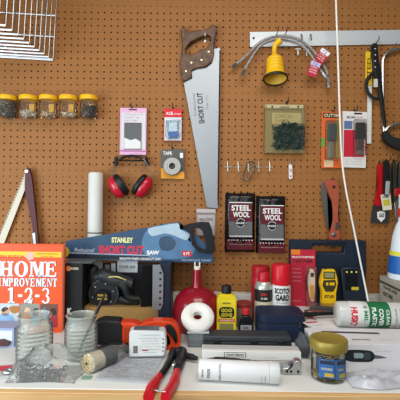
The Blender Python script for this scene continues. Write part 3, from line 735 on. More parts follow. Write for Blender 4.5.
def pens():
    items = [((303, 317), (340, 315), .0065, '#16171a', 'black marker pen with the pocket clip, lying on the white carton'), ((306, 311), (332, 308), .0035, '#5f4a36', 'thin brown pencil lying behind the marker'), ((299, 313), (318, 319), .003, '#b8343a', 'thin red pencil crossing under the marker')]
    for i, (a, b, r, col, lab) in enumerate(items):
        def at(p):
            t = (HC-.0595-r*1.05); s = (p[1]-(p[0]-200)*math.tan(ROLL)-195)/t; d = 1.54-400/s; return Vector(((p[0]-200)/s, -d, CZ+r*1.05+(.0035*2 if i == 0 else 0)))
        A, B = at(a), at(b)
        o = thing(('marker', 'pencil', 'pencil')[i], lab, ('marker', 'pencil', 'pencil')[i], A)
        D = B-A; obj('barrel', tube(NB(), [Vector(), D*.55, D*.9], r, 10), M(col, .4), o)
        obj('tip', tube(NB(), [D*.9, D*.97, D], [r, r*.6, r*.2], 10), M('#8b8d90', .4, .4), o)
        if i == 0: obj('cap', tube(NB(), [D*.0, D*.4], r*1.18, 10), BLACK, o)
    k = E(312, .30, .0605)
    o = thing('blade_card', 'small white and red card lying on the carton beside the navy pouch', 'card', k)
    obj('card', box(NB(), (-.0, -.0, .0005), (.05, .04, .001), Euler((0, 0, .3))), M('#e0dbd8', .5), o); obj('print', box(NB(), (0, .008, .0012), (.04, .01, .0006), Euler((0, 0, .3))), M('#b8303a', .5), o)
pens()
o = thing('blister_pack', 'white card with a black bladed tool under clear plastic, behind the pens', 'packet', E(325, .155, .0600), (0, 0, math.radians(-6)))
obj('card', box(NB(), (0, 0, .001), (.12, .06, .002)), M('#d8d4d4', .5), o)
obj('tool', prism(NB(), [(-.05, 0), (-.03, .0), (.01, .001), (.05, .0), (.052, .008), (.01, .012), (-.03, .013), (-.05, .01)], -.012, .008), BLACK, o, .002).location.z = .0022
obj('red_print', box(NB(), (-.03, -.022, .0023), (.05, .01, .0006)), M('#b83040', .5), o)
obj('blister', box(NB(), (0, 0, .011), (.112, .05, .018)), CL('#f6f6f6', .08, .06), o, .004)
tag(obj('paper_scrap', prism(NB(), [(-.012, 0), (.014, .002), (.010, .0035), (-.010, .003)], -.008, .008), M('#7f9a86', .6)), 'small green scrap of paper by the front edge under the cream roll', 'scrap').location = E(86, .555)

# ---------------------------------------------------------------- cans and bottles
def cans():
    p = E(280.5, .15); o = thing('spray_can', 'red capped fabric protector can with a white label', 'can', p)
    obj('body', lathe(NB(), [(0, 0), (.031, 0), (.033, .003), (.033, .143), (.03, .150), (0, .150)], 32), M('#d9d8d6', .35), o)
    obj('cap', lathe(NB(), [(0, .149), (.0325, .149), (.033, .152), (.0325, .214), (.030, .218), (.012, .220), (0, .220)], 32), M('#c81826', .32), o)
    text(o, 'SCOTCH', 0, .131, .058, .019, 0, INK, wrap=.0336, bold=.05); text(o, 'GARD', 0, .108, .052, .021, 0, INK, wrap=.0336, bold=.05)
    text(o, 'fabric protector', 0, .091, .045, .006, 0, INK, wrap=.0336)
    p = E(263, .147); o = thing('spray_can', 'lubricant can with red cap, silver dome and black label', 'can', p)
    obj('body', lathe(NB(), [(0, 0), (.029, 0), (.031, .003), (.031, .132), (.029, .137)], 32), M('#cfc8a8', .35), o)
    obj('dome', lathe(NB(), [(.031, .132), (.0305, .14), (.026, .152), (.020, .158), (0, .159)], 32), M('#b8c0b4', .3, .5), o)
    obj('label', lathe(NB(), [(.0312, .092), (.0312, .133)], 32, cap=False), M('#2a2522', .45), o)
    obj('cap', lathe(NB(), [(0, .157), (.0205, .157), (.0205, .186), (.018, .19), (0, .19)], 28), M('#b3182a', .35), o)
    text(o, 'CRC', -.002, .118, .02, .009, 0, M('#c8303a', .4), wrap=.0316, bold=.05); text(o, '3-36', -.002, .104, .022, .007, 0, WHITE, wrap=.0316, bold=.03)
    p = E(260, .09); o = thing('spray_can', 'red spray can mostly hidden behind the lubricant can', 'can', p)
    obj('body', lathe(NB(), [(0, 0), (.031, 0), (.033, .003), (.033, .16), (.03, .166), (0, .166)], 32), M('#b02030', .35), o)
    obj('cap', lathe(NB(), [(0, .165), (.0325, .165), (.032, .198), (.029, .201), (0, .201)], 32), M('#a81c28', .35), o)
    # yellow cleaner bottle
    p = E(226, .215); o = thing('cleaner_bottle', 'yellow adhesive remover bottle with black cap', 'bottle', p)
    h = .128
    b = prism(NB(), [(-.031, 0), (.031, 0), (.032, .01), (.032, .112), (.026, .126), (.014, .131), (-.014, .131), (-.026, .126), (-.032, .112), (-.032, .01)], .018, -.018); obj('body', b, M('#e2c71e', .35), o, .005)
    obj('cap', lathe(NB(), [(.012, .130), (.0165, .132), (.0165, .152), (.014, .156), (0, .156)], 24), M('#17181a', .5), o)
    obj('label', box(NB(), (0, -.0186, .062), (.056, .0006, .1)), M('#e8d436', .4), o)
    obj('logo_patch', prism(NB(), [(v[0], v[1]+.072) for v in rnd_rect(.05, .036, .014)], -.019, -.0195), M('#14181c', .4), o)
    text(o, 'GOO', 0, .079, .036, .012, -.0198, M('#d8c838', .4), bold=.05); text(o, 'GONE', 0, .064, .036, .012, -.0198, M('#d8c838', .4), bold=.05)
    text(o, 'ORIGINAL', 0, .102, .03, .006, -.0192, INK, bold=.03)
    obj('red_bar', box(NB(), (0, -.0192, .046), (.054, .0006, .009)), M('#c8483a', .4), o); text(o, 'ADHESIVE', 0, .046, .046, .005, -.0197, WHITE, bold=.02)
    obj('picture', box(NB(), (0, -.0192, .024), (.046, .0006, .024)), M('#8a8a52', .4, var=.5, scale=300), o)
    # small bottle
    p = E(245.5, .225); o = thing('oil_bottle', 'small black bottle with a red cap', 'bottle', p)
    obj('body', prism(NB(), [(-.024, 0), (.024, 0), (.025, .03), (.022, .048), (.012, .062), (-.012, .062), (-.022, .048), (-.025, .03)], .014, -.014), M('#1a1b1f', .3), o, .005)
    obj('neck', lathe(NB(), [(.009, .06), (.009, .068)], 18), M('#1a1b1f', .3), o); obj('cap', lathe(NB(), [(0, .066), (.0135, .066), (.0135, .080), (.010, .084), (0, .084)], 20), M('#c02a2c', .4), o)
    obj('label', box(NB(), (0, -.0146, .024), (.036, .0006, .018)), M('#9a9a9c', .4), o); text(o, 'OIL', 0, .024, .022, .009, -.0151, INK, bold=.03)
    p = E(243.5, .15); o = thing('bolt_tub', 'small grey tub with red lid behind the small black bottle', 'tub', p)
    obj('body', lathe(NB(), [(0, 0), (.026, 0), (.029, .07), (0, .07)], 24), M('#7c7872', .4), o); obj('lid', lathe(NB(), [(0, .07), (.030, .07), (.030, .082), (.027, .085), (0, .085)], 24), M('#8a3230', .4), o)
cans()
def red_can():
    p = E(196.5, .17); o = thing('pump_oiler', 'dark red domed metal can with a tall neck and white tip', 'can', p)
    R = M('#880e20', .3, coat=.4)
    obj('body', lathe(NB(), [(0, 0), (.074, 0), (.079, .004), (.081, .02), (.0815, .06), (.079, .085), (.070, .108), (.052, .127), (.030, .137), (.018, .140), (0, .142)], 48), R, o)
    obj('neck', lathe(NB(), [(.019, .138), (.0155, .15), (.0145, .185), (.0135, .2), (0, .2)], 24), R, o, label='red neck')
    obj('tip', lathe(NB(), [(0, .199), (.011, .199), (.011, .206), (.007, .21), (0, .21)], 20), M('#d8d4cc', .4), o)
    for s in (-1, 1): obj('prong', box(NB(), (s*.008, 0, .216), (.005, .008, .018)), M('#d8d4cc', .4), o, .001)
    b = NB(); lathe(b, [(.0815, .018), (.0825, .02), (.0825, .026), (.0815, .028)], 48, cap=False); obj('rib', b, R, o)
red_can()
def tape_roll():
    p = E(198, .325); o = thing('plastic_tub', 'small clear bluish tub under the white cord coil', 'tub', p)
    obj('tub', box(NB(), (0, 0, .022), (.062, .05, .042)), CL('#c9d6da', .35, .1), o, .004); obj('lid', box(NB(), (0, 0, .0445), (.066, .054, .004)), M('#b9c4c8', .3), o, .001)
    p = E(197.5, .325, .047); R = math.radians(40)
    o = thing('cord_coil', 'thick white coil of cord tilted on the clear tub', 'coil', (p.x, -.315, p.z+.033), (R, 0, 0))
    b = NB(); rn = random.Random(2); P = []
    turns = 22
    for i in range(turns*24):
        a = 2*PI*i/24; t = i/(turns*24); ph = t*2*PI*7
        rr = .032+.0155*math.cos(ph); z = .0145*math.sin(ph)
        P.append((rr*math.cos(a), rr*math.sin(a), z))
    tube(b, P, .0036, 6)
    obj('cord', b, M('#e2e0db', .55), o)
    b = NB(); lathe(b, [(.014, -.010), (.0175, -.0135), (.043, -.0135), (.047, -.008), (.047, .008), (.043, .0125), (.018, .0125), (.014, .010), (.014, -.010)], 36, cap=False); obj('inner_winding', b, M('#d3d0ca', .6), o)
tape_roll()
def pouch():
    p = E(279, .240); o = thing('zip_pouch', 'navy blue zipped pouch in front of the spray cans', 'pouch', p)
    b = prism(NB(), rnd_rect(.146, .118, .026, 6), 0, .083); b.transform(Matrix.Rotation(PI/2, 4, 'X') ); 
    bmesh.ops.translate(b, verts=b.verts, vec=(0, 0, 0))
    zs = [v.co.z for v in b.verts]; mz = min(zs)
    for v in b.verts: v.co.z -= mz
    obj('body', b, M('#15233c', .6, bump=.15, scale=400), o, .010)
    b = prism(NB(), rnd_rect(.1485, .1205, .027, 6), 0, .004); b.transform(Matrix.Rotation(PI/2, 4, 'X')); mz = min(v.co.z for v in b.verts)
    for v in b.verts: v.co.z += .058-mz
    obj('zip', b, M('#0c1322', .7), o, .001)
    obj('zip_pull', box(NB(), (.05, -.0655, .056), (.005, .003, .016)), DSTEEL, o)
    # dark grey case in front
    a = E(203, .37); c = E(292, .37)
    o = thing('long_case', 'long low dark grey case lying behind the white toolbox carton', 'case', ((a.x+c.x)/2, -.338, ZB))
    w = c.x-a.x
    obj('base', box(NB(), (0, 0, .0125), (w, .062, .025)), M('#23262b', .5), o, .004); obj('lid', box(NB(), (0, 0, .0335), (w-.004, .060, .016)), M('#34383e', .5), o, .004)
    for x in (-.09, .02, .1): obj('latch', box(NB(), (x, -.033, .024), (.022, .006, .014)), BLACK, o, .002)
pouch()

# ---------------------------------------------------------------- power tool display box
def toolbox():
    d0, d1 = .055, .20
    a = E(62.5, d1); b_ = E(170, d1); X0, X1 = a.x, b_.x; w = X1-X0; H = .223
    o = thing('open_tool_carton', 'black open fronted power tool carton behind the book', 'box', ((X0+X1)/2, -(d0+d1)/2, ZB))
    K0 = M('#0d0e10', .6); dp = d1-d0; cx = lambda px, d=d1: E(px, d).x-(X0+X1)/2
    obj('back_panel', box(NB(), (0, dp/2-.002, H/2-.012), (w, .004, H-.024)), M('#15161a', .6), o)
    obj('floor_panel', box(NB(), (0, 0, .0015), (w-.006, dp, .003)), M('#8a6a40', .7), o)
    obj('shelf_insert', box(NB(), (.0, .01, .042), (w-.05, dp-.04, .05)), M('#94713f', .7, var=.1, scale=30), o, label='brown cardboard insert')
    lw = cx(82)-cx(62.5)
    obj('side_column', box(NB(), (-w/2+lw/2, 0, (H-.003)/2), (lw, dp+.001, H-.003)), K0, o, .0012, label='black left column with printing')
    obj('top_flap', prism(NB(), [(-w/2, H-.002), (-w/2+.095, H-.002), (-w/2+.085, H), (-w/2, H)], -dp/2, dp/2), M('#5d6062', .35), o)
    rw = cx(170)-cx(158)
    obj('side_column', box(NB(), (w/2-rw/2, 0, (H-.004)/2), (rw, dp+.001, H-.004)), M('#151c2c', .5), o, .0012, label='dark navy right column')
    obj('inner_flap', box(NB(), (cx(145.5), -.03, .125), (.045, .004, .17), Euler((0, 0, .35))), M('#101113', .4), o)
    # perforated metal strip
    b = NB(); q = [(-.018, 0), (.010, .0), (.018, .02), (.018, .12), (.006, .15), (-.018, .15)]
    ob = obj('metal_guard', prism(b, q, 0, -.002), M('#a4a9ae', .3, .7), o, .0005, label='perforated steel strip'); ob.location = (cx(157.5), -dp/2-.004, .07); 
    for i in range(6):
        h_ = obj('perforation', lathe(NB(), [(0, 0), (.004, 0), (.004, .0006), (0, .0006)], 12, Matrix.Translation((.008, -.0021, .018+i*.021)) @ Matrix.Rotation(PI/2, 4, 'X')), INK, ob)
    # print on left column
    text(o, 'WORX', cx(73.5), .203, .03, .008, -dp/2-.0012, M('#d8c9b0', .5), bold=.03)
    obj('orange_square', box(NB(), (cx(67.8), -dp/2-.001, .203), (.012, .0006, .016)), M('#d9792a', .5), o)
    text(o, 'K', cx(69.5), .060, .016, .022, -dp/2-.0012, WHITE, bold=.06)
    for x, hh, c in ((100, .05, '#b9babc'), (107, .035, '#8d9094'), (113, .045, '#cfd0d2')): obj('spec_panel', box(NB(), (cx(x, d0), dp/2-.0045, .175), (.016, .001, hh)), M(c, .5), o)
    obj('white_panel', box(NB(), (cx(127, d0), dp/2-.0045, .19), (.075, .001, .05)), M('#d8dadb', .5), o)
    text(o, 'POWER SAW', cx(127, d0), .185, .06, .012, dp/2-.0054, INK, bold=.02)
    # the power tool inside
    p = E(118, .14)
    t = thing('angle_grinder', 'black power tool with a round gold lettered hub inside the open carton', 'power tool', (p.x, -.13, ZB+.068))
    T = Matrix.Rotation(PI/2, 4, 'X')
    def disc(nm, x, z, r, y0, y1, m, par=t, n=40): return obj(nm, lathe(NB(), [(0, 0), (r*.96, 0), (r, .003), (r, y1-y0-.003), (r*.94, y1-y0), (0, y1-y0)], n, Matrix.Translation((x, y0*-1, z)) @ T), m, par)
    cxx = E(102, .16).x-p.x; cz = E(102, .16).z
    disc('blade_guard', cxx+.002, .038, .052, 0, .02, M('#1b1c1e', .4)); 
    b = NB()
    for i in range(40):
        a = i*2*PI/40; box(b, (cxx+.002+.05*math.cos(a), -.018, .038+.05*math.sin(a)), (.004, .006, .004), Euler((0, -a, 0)))
    obj('guard_teeth', b, M('#6b6e70', .35, .8), t)
    disc('hub', cxx, .030, .026, .02, .030, M('#0f1011', .3)); 
    text(t, 'POWER', cxx, .036, .032, .008, -.0306, M('#c3a13c', .4), bold=.04); text(t, 'SAW XTR', cxx, .024, .034, .007, -.0306, M('#c3a13c', .4), bold=.04)
    for a in range(6): disc('screw', cxx+.037*math.cos(a*PI/3+.3), .038+.037*math.sin(a*PI/3+.3), .0028, .02, .022, STEEL, n=10)
    obj('motor_housing', tube(NB(), [(cxx-.03, 0, .09), (cxx-.01, 0, .098), (cxx+.03, 0, .085), (cxx+.07, 0, .075), (cxx+.10, 0, .07)], [.022, .026, .027, .024, .02], 16, sm=4), M('#26282a', .4), t)
    obj('handle', tube(NB(), [(cxx+.05, -.01, .078), (cxx+.075, -.015, .06), (cxx+.085, -.015, .035), (cxx+.10, -.015, .022), (cxx+.125, -.01, .02)], .014, 12, sm=4), M('#131415', .5), t)
    obj('rear_grip', tube(NB(), [(cxx+.055, -.012, .02), (cxx+.08, -.012, .012), (cxx+.12, -.012, .012)], .012, 12, sm=3), M('#1c1d1f', .5), t)
    obj('upper_knob', tube(NB(), [(cxx-.035, 0, .07), (cxx-.042, 0, .11), (cxx-.03, 0, .13)], [.02, .018, .012], 14, sm=3), M('#1a1b1c', .5), t)
    obj('bright_trim', tube(NB(), [(cxx+.02, -.026, .098), (cxx+.05, -.027, .1), (cxx+.08, -.022, .088)], .003, 8, sm=4), M('#c5b878', .3, .6), t)
toolbox()
def sleeve_saw():
    k = K('sleeved_hand_saw', 'blue cardboard sleeved hand saw with black handle lying across the carton top', 'saw', 140, 243, .105)
    bz = ZB+.2335-k.c.z
    def q(pts): 
        r = k.XZ(pts); return [(x, max(z, bz)) for x, z in r]
    sl = [(66, 241), (150, 227), (178.5, 221.8), (181, 228), (192, 231), (212.5, 250), (213.5, 263), (66, 258.5)]
    obj('sleeve', prism(NB(), k.XZ(sl), 0, -.006), M('#34506c', .4, var=.45, scale=9), k.o, .0008)
    k.poly('swirl', [(150, 228), (178, 222.8), (180, 229), (190, 233), (188, 240), (196, 246), (186, 258), (150, 257), (142, 244)], .0006, M('#54799c', .4, var=.45, scale=18), .0061, sm=3)
    k.poly('pale_patch', [(148, 228.5), (160, 226), (178, 223), (180, 229), (190, 234), (186, 240), (176, 236), (165, 233), (152, 236)], .0003, M('#a9bfcd', .4, var=.2, scale=30), .0067, sm=2)
    k.poly('dark_spot', [(160, 238), (170, 236), (176, 243), (171, 250), (161, 249)], .0006, M('#3b5068', .4, var=.3, scale=30), .0068, sm=4)
    k.poly('black_strip', [(68, 253.7), (150, 256.8), (150, 260), (68, 257.6)], .0006, M('#16202e', .5), .0061); k.poly('white_line', [(66, 252), (150, 254.8), (150, 255.5), (66, 252.8)], .0005, M('#b9c4d2', .5), .0064)
    k.text('STANLEY', (112, 237.2, 133.5, 242.6), .0066, M('#e0dc9a', .5), bold=.05)
    k.text('SHORT CUT', (99, 245.3, 144, 254), .0068, M('#c8304c', .5), bold=.05)
    k.text('SAW', (147, 250.2, 159.5, 254.3), .0066, WHITE, bold=.05); k.text('Professional', (75, 247.6, 95, 252), .0066, M('#c9d2de', .5), shear=.3)
    k.text('SMOOTH FINISH CROSSCUT SAW', (120, 257.3, 161, 259.6), .0072, WHITE, bold=.02)
    k.rect('red_label', (182, 250.5, 191.5, 256), .0006, M('#c33048', .5), .0066); k.text('8 PT', (183.5, 251.8, 190, 255), .0074, WHITE, bold=.02)
    k.text('hardened teeth', (182, 258.6, 211, 260.6), .0066, M('#b9c8da', .5))
    out = [(178, 226.5), (189, 223.8), (200, 222), (208, 221.8), (211, 225), (211.2, 229), (214, 241), (215, 250), (208, 253), (198, 251), (191, 243), (190, 234), (186.5, 229)]
    out = [(183, 226), (190, 223.5), (201, 221.6), (209, 222), (211.5, 228), (214.5, 242), (215.5, 250), (210, 253), (199, 251.5), (192, 244), (191, 235), (187, 230)]
    inn = [(193.5, 229), (196.5, 227.6), (199.5, 228), (202, 230), (203.5, 235), (205.5, 242), (206.5, 247), (204.8, 249), (202, 248.5), (198, 246.5), (195, 241), (194.2, 234)]
    hollow_b = hollow(NB(), k.XZ(out), k.XZ(inn), .004, -.020)
    obj('handle', hollow_b, M('#15171b', .4), k.o, .004)
    p = E(64.5, .165, .234)
    o = thing('tape_disc', 'small round yellow-green spool at the left tip of the sleeved saw', 'spool', (p.x, -.165, ZB+.234+.019))
    obj('rim', lathe(NB(), [(0, 0), (.017, 0), (.0185, .002), (.0185, .012), (.017, .014), (0, .014)], 28, Matrix.Rotation(PI/2, 4, 'X')), M('#b9b23c', .4), o); obj('hub', lathe(NB(), [(0, .014), (.007, .014), (.006, .017), (0, .018)], 20, Matrix.Rotation(PI/2, 4, 'X')), M('#7a6a3a', .4), o)
sleeve_saw()
hook(58, 171.5, 'empty, between the bow saw and the white roll') if False else None

# ---------------------------------------------------------------- book
def serif(parent, s, cx, cz, w, h, y, mat):
    """slab-serif capitals drawn from strokes on a 10 x 10 cell"""
    G = {'H': [(1, 0, 3.6, 10), (6.6, 0, 9, 10), (3, 4.4, 7, 5.6), (.2, 0, 4.4, 1), (.2, 9, 4.4, 10), (5.8, 0, 9.8, 1), (5.8, 9, 9.8, 10)],
         'M': [(1, 0, 2.2, 10), (7, 0, 9.6, 10), (.2, 0, 3.2, .9), (6.2, 0, 10.2, .9), (.2, 9.1, 2.8, 10), (7, 9.1, 10.2, 10), ('p', (1.6, 10), (4.2, 10), (6.4, 3.2), (5.2, 0)), ('p', (5.0, 0), (6.0, 1), (8.2, 10), (7.4, 10))],
         'E': [(1, 0, 3.6, 10), (.2, 0, 8.6, 1), (.2, 9, 8.4, 10), (3, 4.6, 6.4, 5.6), (6, 3.4, 6.8, 6.8), (7.8, 0, 8.8, 3), (7.6, 7.2, 8.4, 10)],
         'I': [(2.6, 0, 5.4, 10), (1.2, 0, 6.8, 1), (1.2, 9, 6.8, 10)], 'P': [(1, 0, 3.6, 10), (.2, 0, 4.8, 1), (.2, 9, 6, 10), (3.4, 4.2, 6.4, 5.2), ('p', (5.6, 4.2), (8.6, 5.4), (9, 7.4), (8.2, 9.4), (5.6, 10), (5.8, 9), (6.4, 8), (6.4, 6), (5.8, 5.2))],
         'T': [(3.6, 0, 6.2, 10), (2.4, 0, 7.4, 1), (.4, 9, 9.4, 10), (.4, 7, 1.2, 10), (8.6, 7, 9.4, 10)],
         'N': [(1, 0, 2, 10), (8, 0, 9, 10), (.2, 0, 3, .9), (7, 9.1, 10, 10), ('p', (.4, 10), (3.4, 10), (9, 1), (9, 0), (7.8, 0))],
         'V': [('p', (.6, 10), (3.6, 10), (6.2, 3), (5, 0)), ('p', (5, 0), (6, 1.6), (8.8, 10), (7.9, 10)), (.2, 9.1, 4.4, 10), (7, 9.1, 9.8, 10)],
         '1': [(3.4, 0, 6.2, 10), (1.6, 0, 8, .9), ('p', (1.4, 8), (3.6, 8.4), (5, 10), (3.6, 10), (1.4, 9))], '-': [(1.5, 4, 8.5, 5.6)]}
    G['R'] = G['P']+[('p', (4.6, 4.8), (6.8, 4.8), (9.8, 0), (6.9, 0))]
    def arc(cx_, cz_, ro, ri, a0, a1, fx=1., n=14):
        out = []
        for i in range(n):
            p, q = [math.radians(a0+(a1-a0)*(i+e)/n) for e in (0, 1)]
            t = lambda a: ri*(1) ; 
            out.append(('p', (cx_+ro[0]*math.cos(p), cz_+ro[1]*math.sin(p)), (cx_+ro[0]*math.cos(q), cz_+ro[1]*math.sin(q)), (cx_+ri[0]*math.cos(q), cz_+ri[1]*math.sin(q)), (cx_+ri[0]*math.cos(p), cz_+ri[1]*math.sin(p))))
        return out
    G['O'] = arc(5, 5, (4.7, 5.2), (2.0, 4.4), 0, 360, n=24)
    G['2'] = arc(4.8, 7, (3.8, 3.1), (1.6, 2.2), -45, 180)+[('p', (.8, 0), (4, 0), (8, 4.2), (6, 5.4)), (.8, 0, 8.8, 2.2), (8, 0, 8.8, 3.4)]
    G['3'] = arc(4.6, 7.4, (3.6, 2.7), (1.6, 1.9), -80, 160)+arc(4.8, 2.6, (4, 2.7), (1.7, 1.9), -160, 85)
    n = len(s); bm = NB(); cw = w/n
    wid = {'I': .8, 'M': 1.15, 'H': 1.12, 'O': 1.1, '-': .6}; tot = sum(wid.get(ch, 1) for ch in s); x = cx-w/2
    for ch in s:
        ww = w*wid.get(ch, 1)/tot
        for g in G[ch]:
            pts = g[1:] if g[0] == 'p' else [(g[0], g[1]), (g[2], g[1]), (g[2], g[3]), (g[0], g[3])]
            prism(bm, [(x+ww*.96*(a-.0)/10, cz-h/2+h*b/10) for a, b in pts], y, y-.0005)
        x += ww
    obj('lettering', bm, mat, parent, smooth=False)
def book():
    d = .235; p = E(61.5, d); w, H = .236, .286
    o = thing('home_improvement_book', 'large orange home improvement book standing upright at left', 'book', (p.x-w/2, -d, ZB), (math.radians(-1.0), 0, 0))
    obj('page_block', box(NB(), (0, .012, H/2), (w-.008, .02, H-.008)), M('#ddd6c6', .7), o)
    OR = M('#e4501a', .42)
    obj('front_cover', box(NB(), (0, 0, H/2), (w, .002, H)), OR, o); obj('back_cover', box(NB(), (0, .0235, H/2), (w, .002, H)), OR, o); obj('spine', box(NB(), (-w/2, .012, H/2), (.002, .025, H)), OR, o)
    X = lambda px: (px-61.5)/S(d)+w/2; Z = lambda py: (333-py)/S(d)
    Y = -.0012
    obj('yellow_banner', box(NB(), ((X(-9)+X(61))/2-.001, Y, Z(255.3)), (X(61)-X(-9)-.004, .0006, .018)), M('#e9bb25', .45), o)
    text(o, 'NEW EDITION', X(9.5), Z(257.7), X(23)-X(-4), .0095, Y-.0005, M('#c8431c', .5), bold=.04); text(o, 'COMPLETE HOME REPAIR', X(45.5), Z(254.6), .072, .0045, Y-.0005, M('#b04a20', .5), bold=.02); text(o, 'STEP BY STEP', X(46), Z(257.2), .04, .004, Y-.0005, M('#b04a20', .5), bold=.02)
    c = (X(28.6), Z(257)); b = prism(NB(), [(c[0]+.0155*math.cos(i*PI/5)*(1 if i % 2 else .82), c[1]+.0155*math.sin(i*PI/5)*(1 if i % 2 else .82)) for i in range(10)], Y-.0004, Y-.001); obj('badge', b, M('#e8a9a2', .5), o); 
    WH = M('#ece9ee', .45); DK = M('#6c3a4a', .5)
    for (s, x0, x1, y0, y1) in (('HOME', -2, 57.5, 262.3, 277.5), ('IMPROVEMENT', -2.5, 57, 279, 287.3), ('1-2-3', 6, 51, 288.5, 304)):
        serif(o, s, (X(x0)+X(x1))/2+.0012, Z((y0+y1)/2)-.0012, X(x1)-X(x0), (y1-y0)/S(d), Y-.0002, DK)
        serif(o, s, (X(x0)+X(x1))/2, Z((y0+y1)/2), X(x1)-X(x0), (y1-y0)/S(d), Y-.0009, WH)
    # three photos along the foot
    def ph(x0, x1, bg, shapes):
        obj('cover_photo', box(NB(), ((X(x0)+X(x1))/2, Y, Z(316)), (X(x1)-X(x0), .0006, 23/S(d))), M(bg, .5, var=.3, scale=60), o)
        for (c, pts) in shapes:
            obj('photo_figure', prism(NB(), [(v.x, v.y) for v in smooth_path([(X(a), Z(b_), 0) for a, b_ in pts], 3, True)], Y-.0003, Y-.0008), M(c, .5), o, smooth=False)
    ph(-8, 18.5, '#b8c4c8', [('#7fa6cc', [(-3, 326), (0, 316), (6, 314), (13, 318), (15, 327)]), ('#c59878', [(1, 315), (3, 309), (8, 309), (9, 315), (5, 317)]), ('#4a3a34', [(1, 311), (4, 308), (8, 309), (7, 311), (3, 313)]), ('#a8723e', [(9, 308), (18, 307), (18, 313), (12, 314)])])
    ph(19.5, 39, '#8a8c80', [('#c8804a', [(21, 326), (22, 317), (28, 314), (32, 320), (31, 327)]), ('#d8b090', [(24, 314), (26, 308), (30, 310), (29, 315)]), ('#4c9ab0', [(29, 325), (31, 318), (38, 318), (38, 326)]), ('#3a4a50', [(33, 316), (33, 310), (38, 309), (38, 316)])])
    ph(40, 57.5, '#6c4a3c', [('#a02c3c', [(48, 327), (49, 317), (54, 315), (57, 320), (57, 327)]), ('#3b2a28', [(50, 315), (51, 309), (55, 309), (56, 315)]), ('#5a6a88', [(41, 320), (42, 309), (46, 309), (47, 320)]), ('#c8a070', [(41, 326), (43, 321), (48, 322), (47, 327)])])
    text(o, 'EXPERT ADVICE FROM THE STORE', X(27), Z(330), .16, .005, Y-.0003, M('#f0d860', .5), bold=.02)
book()

